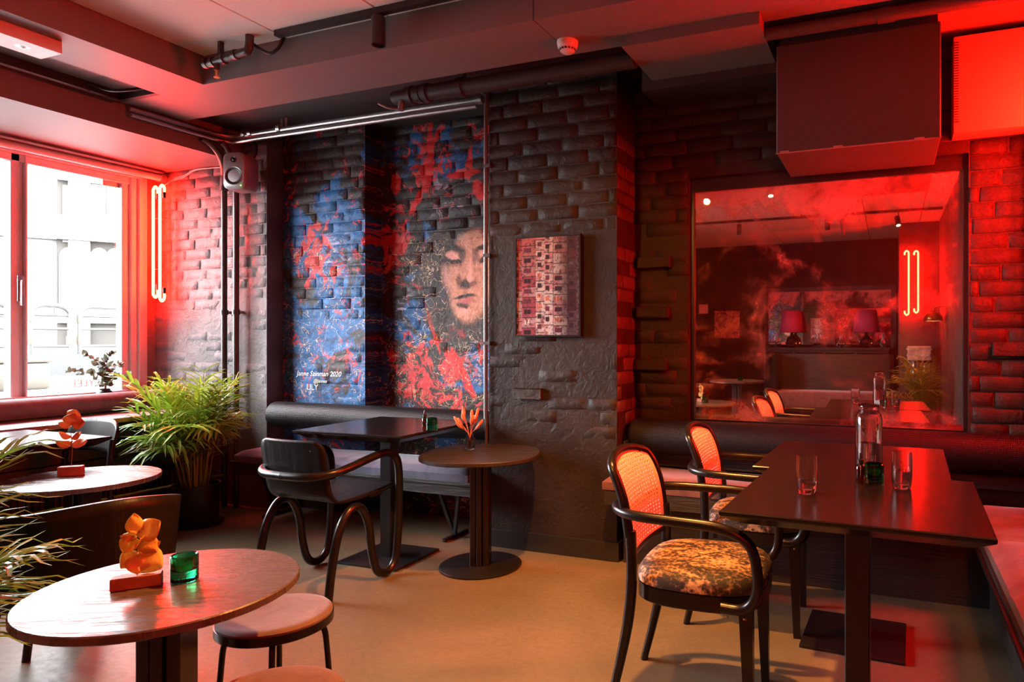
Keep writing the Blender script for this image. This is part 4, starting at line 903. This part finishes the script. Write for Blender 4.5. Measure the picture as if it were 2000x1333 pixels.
neon('red neon double tube on the right wall above the side bench', (XR - 0.09, 3.17, 1.40), -PI / 2, 1.0)
neon('unseen extra red neon double tube on the right wall, added to strengthen the red light', (XR - 0.09, 3.355, 1.40), -PI / 2, 1.0)  # second tube pair out of view, added to double the red glow
cb = thing('neon_cable', 'thin pale twin cable running from the neon tube along the ceiling edge', 'cable')
for dz, dx in ((0, 0), (.012, .02)): tb('cable', [(-5.18 + dx, YJ - .07, 2.40), (-5.13 + dx, YJ - .03, 2.445 + dz), (-5.02, YJ - .025, 2.46 + dz), (-4.90, YJ - .025, 2.50 + dz * .5), (-4.75, YJ - .022, 2.505), (-4.62, YJ - .022, 2.50), (-4.55, YJ - .022, 2.512), (-4.46, YJ - .022, 2.505)], .0035, 'cable_white', cb, 6, 6)
# vertical pipes by the speaker
YV = YJ - 0.055
for (u, lab) in ((438, 'black vertical pipe on the brick wall, nearer the neon tube'), (461, 'black vertical pipe on the brick wall behind the speaker')):
    x = Yp(u, 500, YV).x; p = thing('wall_pipe', lab, 'pipe', (x, YV, 0))
    top = [(.03, -.03, 2.43), (.10, -.09, 2.475), (.150, -.16, 2.53), (.158, -.23, 2.58), (.158, -.29, 2.600)] if u < 450 else [(.02, -.04, 2.46), (.055, -.09, 2.525), (.077, -.14, 2.575), (.077, -.17, 2.600)]
    tb('pipe', [(0, 0, 0.0), (0, 0, 1.2), (0, 0, 2.35)] + top, .020, 'pipe_paint', p, 14, 6)
    for z in (1.42, 2.33): tb('coupling', [(0, 0, z - .018), (0, 0, z + .018)], .0265, 'pipe_paint', p, 14, 1)
    bx('clip', (-.012, .018, 1.41), (.012, .055, 1.43), 'steel', p)
# speaker
sp = thing('speaker', 'grey two-way monitor speaker mounted high on the brick wall', 'speaker', (-4.205, YJ - 0.25, 2.25), 0.30)
bm = bmesh.new(); loft(bm, [[(sx * w + q, y, z) for sx, q, z in pts] for y, w, pts in []]) if False else None
def spk(w, h, y, e=5.0, s=1.0): return [(p[0], y, p[1] + .135) for p in superring(w * s, h * s, 0, e, 48)]
loft(bm, [spk(.082, .128, .0, 5, .90), spk(.082, .128, .008, 5, .985), spk(.082, .128, .03, 5), spk(.083, .129, .12, 5), spk(.078, .122, .155, 4.5)])
cab = fin('cabinet', bm, 'speaker_grey', sp, True)
def disc(name, prof, mat, c, par): o = lt(name, prof, mat, par, 32); o.rotation_euler.x = PI / 2; o.location = c; return o
disc('woofer', [(0, -.012), (.018, -.010), (.05, .002), (.056, .004), (.058, .0), (.058, -.004)], 'speaker_cone', (0, -.001, .098), sp)
disc('woofer_ring', [(.057, .0), (.063, .003), (.066, .0), (.066, -.004), (.057, -.004)], 'steel', (0, -.001, .098), sp)
disc('tweeter', [(0, .006), (.010, .004), (.013, 0), (.020, .003), (.021, -.002)], 'speaker_cone', (0, -.001, .212), sp)
disc('status_light', [(0, .003), (.0035, .002), (.004, 0)], 'led_green', (.055, -.004, .030), sp)
bx('wall_bracket', (-.02, .15, .06), (.02, .235, .20), 'black_metal', sp)
tb('speaker_cable', [(.02, .155, .22), (.03, .20, .30), (.02, .22, .36), (.0, .22, .41)], .006, 'black_metal', sp, 8, 6)
# thin twin pipes along the mural head
tp_ = thing('twin_pipes', 'pair of slim grey pipes under the ceiling along the mural', 'pipe')
for k, (dy, dz, r) in enumerate(((0.0, 0.030, .019), (-.02, -0.014, .014))):
    tb('pipe', [(-4.40 + .02 * k, 2.76, 2.630 + dz), (-4.395 + .02 * k, 3.20, 2.630 + dz), (-4.385 + .02 * k, 3.36 + dy, 2.630 + dz), (-4.33, 3.425 + dy, 2.630 + dz), (-4.2, 3.43 + dy, 2.630 + dz), (-3.0, 3.43 + dy, 2.630 + dz), (-2.30, 3.43 + dy, 2.630 + dz)], r, 'steel', tp_, 12, 8)
for x in (-4.23, -4.17, -3.9): tb('collar', [(x - .014, 3.425, 2.67), (x + .014, 3.425, 2.67)], .026, 'steel', tp_, 12, 1)
for x in (-3.88, -3.84): tb('hanger', [(x, 3.425, 2.66), (x, 3.425, 2.735)], .008, 'steel', tp_, 8, 1)
tb('elbow', [(-2.32, 3.43, 2.66), (-2.27, 3.43, 2.66)], .026, 'steel', tp_, 12, 1)
ed = thing('corner_strip', 'thin red-brown conduit bent over the edge of the brick pier', 'conduit')
tb('conduit', [(-2.34, 3.40, 2.70), (-2.27, 3.402, 2.695), (-2.235, 3.404, 2.66), (-2.228, 3.404, 2.58), (-2.228, 3.404, 1.6), (-2.228, 3.404, 0.55)], .008, 'duct_paint', ed, 8, 8)
tb('light_edge', [(-2.238, 3.398, 2.62), (-2.238, 3.398, 0.75)], .003, 'steel', ed, 6, 1)
for z in (1.2, 1.72, 2.25): bx('saddle', (-2.245, 3.395, z - .01), (-2.20, 3.42, z + .01), 'duct_paint', ed)
# big pipe with valve under the soffit
bp_ = thing('main_pipe', 'thick dark pipe with a valve end under the ceiling in front of the pier', 'pipe')
yv, zv = 3.05, 2.615
yv = 3.19; zv = 2.645
tb('pipe', [(-2.62, yv, zv), (-1.205, yv, zv)], .045, 'pipe_paint', bp_, 20, 1)
for x, r in ((-2.60, .053), (-2.54, .05), (-2.49, .053), (-2.25, .054)): tb('coupling', [(x - .018, yv, zv), (x + .018, yv, zv)], r, 'pipe_paint', bp_, 20, 1)
tb('end_cap', [(-2.72, yv, zv), (-2.64, yv, zv), (-2.62, yv, zv)], .04, 'pipe_paint', bp_, 16, 1)
tb('valve_body', [(-2.66, yv - .01, zv - .03), (-2.66, yv - .02, zv - .085)], .018, 'steel', bp_, 12, 1)
tb('lever', [(-2.66, yv - .02, zv - .08), (-2.72, yv - .05, zv - .075), (-2.77, yv - .08, zv - .05)], .007, 'steel', bp_, 8, 3)
bx('hanger', (-2.27, yv - .015, zv + .03), (-2.23, yv + .015, ZR), 'steel', bp_)
# sprinkler pipe at the soffit corner
sk = thing('sprinkler', 'short dark pipe with sprinkler head at the ceiling corner', 'sprinkler', (-3.40, 2.60, 2.735))
tb('pipe', [(-.10, 0, 0), (.16, 0, 0.02), (.215, .0, .03), (.225, .0, .08), (.225, 0, .105)], .021, 'pipe_paint', sk, 14, 6)
for x in (-.10, -.05, .03, .12): tb('coupling', [(x - .012, 0, .004 + max(0, x) * .12), (x + .012, 0, .004 + max(0, x) * .12)], .027, 'pipe_paint', sk, 14, 1)
tb('tee', [(-.02, 0, 0), (-.02, 0, -.045)], .014, 'pipe_paint', sk, 12, 1)
hd_ = tb('sprinkler_head', [(-.02, 0, -.045), (-.02, 0, -.075)], .009, 'brass', sk, 10, 1); lt('deflector', [(0, -.085), (.016, -.085), (.016, -.082), (0, -.080)], 'brass', hd_, 16, (-.02, 0, 0))
bx('hanger', (.0, -.012, .02), (.02, .012, .105), 'pipe_paint', sk)
tb('drop_hook', [(.22, .02, .07), (.30, .05, .02), (.36, .06, .04), (.39, .07, .10)], .009, 'black_metal', sk, 8, 6)
# track, spots
tr = thing('light_track', 'black light track along the ceiling beside the beam', 'track')
bx('rail', (-3.0, 2.60, ZU - 0.03), (0.6, 2.635, ZU), 'black_metal', tr)
tr2 = thing('light_track', 'black light track across the ceiling at the rear of the room', 'track'); bx('rail', (-3.4, -1.52, ZU - 0.03), (0.6, -1.485, ZU), 'black_metal', tr2)
tr3 = thing('light_track', 'black light track across the ceiling above the round tables', 'track'); bx('rail', (-3.4, 0.78, ZU - 0.03), (0.6, 0.815, ZU), 'black_metal', tr3)
def spot(label, x, y, z, aim, power, cone=1.1, blend=0.5, col=WARM, r=.033, L=.14, soft=.03):
    t = thing('spotlight', label, 'spotlight', (x, y, z), 0, 'ceiling spotlights'); d = (Vector(aim) - Vector((x, y, z))).normalized(); q = d.to_track_quat('-Z', 'Y')
    c = lt('can', [(0, L), (r * .9, L), (r, L - .006), (r, 0), (r * .86, 0), (r * .8, .02), (0, .02)], 'black_metal', t, 28); c.rotation_mode = 'QUATERNION'; c.rotation_quaternion = q
    l_ = lt('lens', [(0, .012), (r * .8, .012)], 'lens_warm' if power else 'black_metal', c, 24)
    tb('stem', [(0, 0, L * .8), (0, 0, ZU - z)], .006, 'black_metal', t, 8, 1); bx('adapter', (-.03, -.016, ZU - z - .032), (.03, .016, ZU - z - .004), 'black_metal', t)
    if power:
        ld = bpy.data.lights.new('spot_beam', 'SPOT'); ld.energy = power * SPOT; ld.color = col; ld.spot_size = cone; ld.spot_blend = blend; ld.shadow_soft_size = soft
        lo = bpy.data.objects.new('spot_beam', ld); COL.objects.link(lo); lo.parent = t; lo.location = d * .004; lo.rotation_mode = 'QUATERNION'; lo.rotation_quaternion = q
    return t
spot('black cylinder spotlight hanging in front of the beam near the sprinkler', -2.33, 2.617, 2.66, (-2.33, 2.617, 0), 0)
spot('lit cylinder spotlight near the smoke detector', -1.02, 2.30, 2.56, (-1.45, 2.2, 0), 185, 1.4)
spot('lit cylinder spotlight aimed at the cane armchairs', -1.10, 0.797, 2.64, (-0.75, 2.2, 0.3), 60, 0.9)
spot('lit cylinder spotlight aimed at the framed print', -1.75, 0.797, 2.64, (-1.75, 3.4, 1.0), 60, 0.9)
spot('lit cylinder spotlight above the side bench', 0.25, 0.797, 2.64, (0.0, 2.3, 0.2), 30, 0.8)
spot('cylinder spotlight on the rear track above the rear table', -1.90, -1.502, 2.64, (-1.9, -1.5, 0), 60, 1.5)
spot('cylinder spotlight on the rear track above the booth', -0.75, -1.502, 2.64, (-0.75, -2.4, 0), 60, 1.5)
spot('lit cylinder spotlight on the rear track aimed at the rear palm', 0.10, -1.502, 2.64, (0.36, -0.45, 0.7), 45, 0.8)
# smoke detector and emergency light
sm = thing('smoke_detector', 'round white smoke detector on the ceiling soffit', 'smoke detector', (-1.47, 2.955, ZS))
lt('base', [(0, 0), (.052, 0), (.052, -.012), (.048, -.03), (.044, -.034), (0, -.034)], 'white_plastic', sm, 36)
lt('chamber', [(0, -.034), (.036, -.034), (.037, -.048), (.026, -.056), (0, -.058)], 'white_plastic', sm, 36)
for k in range(14):
    a = 2 * PI * k / 14; o = bx('slot', (.034, -.004, -.046), (.039, .004, -.038), 'black_metal', sm); o.rotation_euler.z = a
em = thing('emergency_light', 'white flat emergency light box hanging under the soffit by the window', 'emergency light', (-3.86, 1.86, 2.634), 0.0)
bx('housing', (-.085, -.20, -.015), (.085, .20, .045), 'white_plastic', em, .003); lt('sensor', [(0, -.024), (.008, -.024), (.02, -.0155), (.028, -.015)], 'steel', em, 20, (0, .08, 0)); bx('bracket', (-.03, -.12, .045), (.03, .12, .047), 'white_plastic', em)
ct = thing('curtain_track', 'black double curtain track with pale edges along the soffit', 'track')
bx('channel', (-4.425, -0.5, ZS - 0.012), (-4.36, 2.68, ZS + 0.05), 'black_metal', ct)
for x in (-4.352, -4.432): bx('edge_strip', (x, -0.5, ZS - 0.016), (x + .008, 2.68, ZS - 0.006), 'chrome', ct)
tb('hanger_hook', [(-4.33, 2.50, ZS + .03), (-4.25, 2.56, ZS + .0), (-4.15, 2.62, ZS + .01), (-4.08, 2.66, ZS + .03)], .010, 'black_metal', ct, 8, 6)
# duct box and wall unit
du = thing('duct_box', 'large boxed ventilation duct hanging in front of the mirror wall', 'duct')
bx('casing', (-0.497, 3.195, 2.095), (0.206, YB - .014, 2.60), 'duct_paint', du, .004, 1); bx('casing_top', (-0.485, 3.215, 2.60), (0.195, YB - .014, 2.706), 'duct_paint', du)
bx('edge_seam', (-0.499, 3.190, 2.092), (0.208, 3.196, 2.097), 'steel', du)
for x in (-0.46, -0.22, 0.12): bx('hinge', (x - .02, 3.188, 2.093), (x + .02, 3.196, 2.103), 'steel', du)
for (y, z, r, l_) in ((3.14, 2.64, .030, 'upper'), (3.155, 2.70, .022, 'lower')):
    p = thing('duct_pipe', 'thicker red-lit pipe above the duct box' if r > .025 else 'slimmer red-lit pipe above the duct box', 'pipe')
    tb('pipe', [(-0.535, y, z), (XR, y, z)], r, 'duct_paint', p, 14, 1); tb('coupling', [(-0.05, y, z), (0.02, y, z)], r + .005, 'duct_paint', p, 14, 1)
ac = thing('ventilation_unit', 'pale wall ventilation unit with slotted edge beside the duct box', 'ventilation unit')
bm = bmesh.new(); box(bm, (0.283, 3.545, 2.205), (0.83, YB - .014, 2.665), .006, 2); fin('casing', bm, 'unit_paint', ac, True)
for k in range(32): bx('slot', (0.286, 3.5425, 2.255 + .0122 * k), (0.305, 3.5465, 2.2585 + .0122 * k), 'black_seam', ac)
# ================================================================== REAR OF THE ROOM (seen in the mirror)
sbd = thing('sideboard', 'dark panelled sideboard at the rear wall, seen in the mirror', 'cabinet', (-0.95, YR + 0.22, 0))
bx('top', (-1.0, -.2, 1.06), (0.95, .22, 1.09), 'bench_wood', sbd); bx('carcass', (-.98, -.18, 0), (.93, .18, 1.06), 'bench_wood', sbd)
for k in range(4): bx('door', (-.96 + .475 * k, .18, .08), (-.52 + .475 * k, .20, 1.02), 'black_oak', sbd, .004)
bmr = bx('wall_mirror', (-1.92, YR + 0.02, 1.14), (0.02, YR + 0.03, 2.02), 'aged_mirror'); tag(bmr, 'dark framed wall mirror above the sideboard, seen in the mirror', 'mirror')
for lo, hi in [((-1.99, YR + .01, 1.09), (-1.92, YR + .06, 2.09)), ((.02, YR + .01, 1.09), (.09, YR + .06, 2.09)), ((-1.92, YR + .01, 2.02), (.02, YR + .06, 2.09))]: bx('frame_bar', lo, hi, 'neon_lit_brick', bmr)
def lamp(x, lab):
    t = thing('table_lamp', lab, 'lamp', (x, YR + .25, 1.09), 0, 'pink table lamps')
    lt('base', [(0, 0), (.05, 0), (.10, .05), (.105, .10), (.07, .17), (.03, .20), (.02, .27), (0, .27)], 'amber_glass', t, 24)
    s_ = lt('shade', [(.20, .25), (.15, .60)], 'shade_pink', t, 32); solidify(s_, .003)
lamp(-1.50, 'pink-shaded table lamp on the sideboard, nearer the small photo'); lamp(-0.35, 'pink-shaded table lamp on the sideboard, nearer the neon pier')
for i, (x, r, h) in enumerate([(-1.82, .07, .20), (-1.12, .035, .24), (-0.72, .07, .20), (-0.10, .035, .24)]):
    o = lt('decanter', [(0, 0), (r, 0), (r * 1.1, h * .3), (r * .5, h * .6), (r * .4, h), (r * .34, h), (r * .45, h * .6), (r, h * .3), (0, .01)], 'clear_glass', None, 24); o.location = (x, YR + .27, 1.09)
    tag(o, ('round glass decanter' if r > .05 else 'slim glass candle holder') + ' on the rear sideboard' + (' on the side of the small photo' if x < -.95 else ' on the side of the neon pier'), 'decanter' if r > .05 else 'candle holder', 'glassware on the rear sideboard')
ph = bx('photo', (-2.86, YR, 1.25), (-2.42, YR + .012, 1.72), 'sepia_print'); tag(ph, 'sepia street photograph on the rear wall', 'picture')
pp = bx('notice', (-3.14, YR, 1.68), (-2.98, YR + .008, 1.84), 'paper_white'); tag(pp, 'small white notice on the rear wall', 'notice')
rt = round_table('round_table', 'round table in the rear of the room, seen in the mirror', -1.75, -0.65, .33, .72, 'round_top_wood', 0.1)
ft = round_table('round_table', 'low round table by the rear wall, seen in the mirror', -2.55, -1.35, .33, .61, 'round_top_wood', 0.1)
candle('green glass candle holder on the rear round table', -1.70, -0.62, .72)
boo = thing('booth', 'dark high-backed booth at the rear, seen in the mirror', 'bench', (-0.75, -2.9, 0))
bx('back_panel', (-.85, -.35, 0), (.75, -.28, 1.0), 'bench_wood', boo, .01); bx('seat', (-.85, -.28, .2), (.75, .2, .45), 'velvet_plum', boo, .03, 3); bx('end_panel', (-.90, -.35, 0), (-.85, .2, 1.0), 'black_oak', boo); bx('end_panel', (.75, -.35, 0), (.80, .2, 1.0), 'black_oak', boo)
bks = thing('book_stand', 'black slatted drum table at the rear pier', 'table', (0.36, -2.2, 0))
lt('top', [(0, .92), (.19, .92), (.19, .95), (0, .95)], 'black_metal', bks, 32)
for k in range(22):
    a = 2 * PI * k / 22; o = bx('slat', (.165, -.008, .55), (.18, .008, .92), 'steel', bks); o.rotation_euler.z = a
lt('foot', [(0, 0), (.16, 0), (.16, .55), (.0, .55)], 'black_metal', bks, 32)
for k in range(7):
    o = bx('book', (-.14, -.10, 0), (.14, .10, .026), 'books', None, .002); o.location = (.36, -2.2, .95 + .0265 * k); o.rotation_euler.z = random.uniform(-.15, .15); tag(o, ('lowest', 'second-lowest', 'third-lowest', 'middle', 'third from the top', 'second from the top', 'topmost')[k] + ' book in the stack on the slatted drum table' if k < 4 or k == 6 else 'book ' + ('third', 'second')[k - 4] + ' from the top of the stack on the slatted drum table', 'book', 'stacked books')
al = thing('dome_lamp', 'dome lamp with glowing underside on the right wall, seen in the mirror', 'lamp', (0.50, -1.60, 1.45))
dm = lt('shade', [(.115, 0), (.105, .06), (.07, .10), (.0, .115)], 'brass', al, 32); solidify(dm, .003); lt('bulb', [(0, .002), (.09, .002), (.09, .006), (0, .006)], 'lamp_glow', al, 24); tb('arm', [(0, 0, .115), (.03, 0, .17), (.13, 0, .18)], .008, 'brass', al, 8, 5)
for k, (x, lab) in enumerate([(-0.55, 'near')]):
    rp = thing('ceiling_pipe', 'long pink-lit pipe crossing under the rear ceiling panels', 'pipe'); tb('pipe', [(-0.42, 1.9, 2.74), (-0.62, -2.6, 2.74)], .028, 'unit_paint', rp, 14, 1)
    for y in (1.5, 0.0, -1.4): bx('hanger', (-0.53 + .044 * (y - 0), y - .01, 2.74), (-0.51 + .044 * (y - 0), y + .01, ZU), 'steel', rp)
# ================================================================== STREET
gr = struct(bx('street_ground', (-70, -30, 0.55), (XW - 0.3, 70, 0.70), 'street'))
pv = bx('raised_pavement', (-70, -30, 0.70), (-15.5, 70, 0.95), 'concrete_kerb', gr)
def railing(lab, x, y0, y1, z0, yel):
    t = thing('street_railing', lab, 'railing', (x, 0, z0), 0, 'street railings'); h = 0.72
    tb('hoop', [(0, y0, 0), (0, y0, h * .75), (0, y0 + .04, h * .93), (0, y0 + .16, h), (0, (y0 + y1) / 2, h), (0, y1 - .16, h), (0, y1 - .04, h * .93), (0, y1, h * .75), (0, y1, 0)], .03, 'rail_metal', t, 8, 4)
    for z in (.12, .38, .58): tb('bar', [(0, y0, z), (0, y1, z)], .018, 'rail_metal', t, 6, 1)
    for y in (y0, y1):
        for z in (.15, .48): tb('reflector', [(0, y, z), (0, y, z + .12)], .042, 'rail_yellow', t, 8, 1)
a_ = Xp(60, 600, -11.5); b_ = Xp(136, 600, -11.5); c_ = Xp(155, 600, -11.5); d_ = Xp(256, 600, -11.5); e_ = Xp(-80, 600, -11.5); f_ = Xp(20, 600, -11.5)
railing('pale street railing with orange reflectors left of the sun-ray sticker, beside the window mullion', -11.5, a_.y, b_.y, 1.0, 1); railing('pale street railing with orange reflectors behind the eucalyptus branches', -11.5, c_.y, d_.y, 1.0, 1); railing('pale street railing with orange reflectors mostly hidden by the window mullion', -11.5, e_.y, f_.y, 1.0, 1)
kb_ = bx('street_kerb', (-11.75, e_.y - .6, .70), (-11.25, d_.y + 1.5, 1.0), 'concrete_kerb'); tag(kb_, 'low pale concrete kerb under the street railings', 'kerb')
yb = thing('grit_box', 'yellow street grit box behind the window mullion', 'box', (-8.6, 0, .70)); q0, q1 = Xp(-60, 700, -8.6).y, Xp(66, 700, -8.6).y
bx('body', (-.4, q0, 0), (.3, q1, .28), 'rail_yellow', yb, .03); bx('lid', (-.42, q0 - .02, .28), (.32, q1 + .02, .34), 'rail_yellow', yb, .02)
def building(name, lab, mat, D, u0, u1, ztop, wins, trims):
    # front faces back along the street towards the window; openings are laid out on that front
    d = ray(190, CY); d.z = 0; d.normalize(); P0 = d * D; rz = math.atan2(-d.y, -d.x); t = thing(name, lab, 'building', (P0.x, P0.y, .9), rz)
    side = Vector((-math.sin(rz), math.cos(rz), 0))
    def on(u, v):
        r = ray(u, v); k = D / (r.x * d.x + r.y * d.y); q = Vector((0, 0, H)) + r * k; return (q - P0).dot(side), q.z - .9
    y0, y1 = on(u0, 400)[0], on(u1, 400)[0]; bx('wall', (-5, y0, 0), (0, y1, ztop), mat, t)
    for (u, v, w, h, arched) in wins:
        cy_, cz_ = on(u, v); n = 10
        def outline(k):
            w2, h2 = w / 2 * (1 + k), h / 2 + w / 2 * k; p = [(-w2, -h / 2 - w * k * .15), (w2, -h / 2 - w * k * .15)]
            if arched: return p + [(w2 * math.cos(PI * q / n), h2 - w2 + w2 * math.sin(PI * q / n) * 1.3) for q in range(n + 1)]
            return p + [(w2, h2), (-w2, h2)]
        bm = bmesh.new(); loft(bm, [[(x, a, b) for a, b in outline(0.34)] for x in (-.05, .12)]); o = fin('surround', bm, 'facade_white', t); o.location = (0, cy_, cz_)
        bm = bmesh.new(); loft(bm, [[(x, a, b) for a, b in outline(0)] for x in (.05, .16)]); fin('window', bm, 'facade_window', o)
    for (v, h, dp) in trims: cz_ = on(190, v)[1]; bx('cornice', (0, y0, cz_ - h / 2), (dp, y1, cz_ + h / 2), 'facade_white', t)
    return t, on
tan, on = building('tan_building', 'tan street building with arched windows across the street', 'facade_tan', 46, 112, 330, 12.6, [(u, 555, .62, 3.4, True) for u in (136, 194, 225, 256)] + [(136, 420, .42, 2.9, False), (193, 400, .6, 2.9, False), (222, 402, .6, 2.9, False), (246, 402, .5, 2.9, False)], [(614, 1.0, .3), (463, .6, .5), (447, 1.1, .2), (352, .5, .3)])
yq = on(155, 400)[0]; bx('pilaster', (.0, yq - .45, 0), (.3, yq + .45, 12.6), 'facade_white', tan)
building('white_building', 'white street building beyond the window mullion', 'facade_white', 46.3, -260, 111.5, 12.6, [(72, 550, 1.0, 3.2, False), (6, 540, .8, 4.0, False)], [(466, .5, .4)])
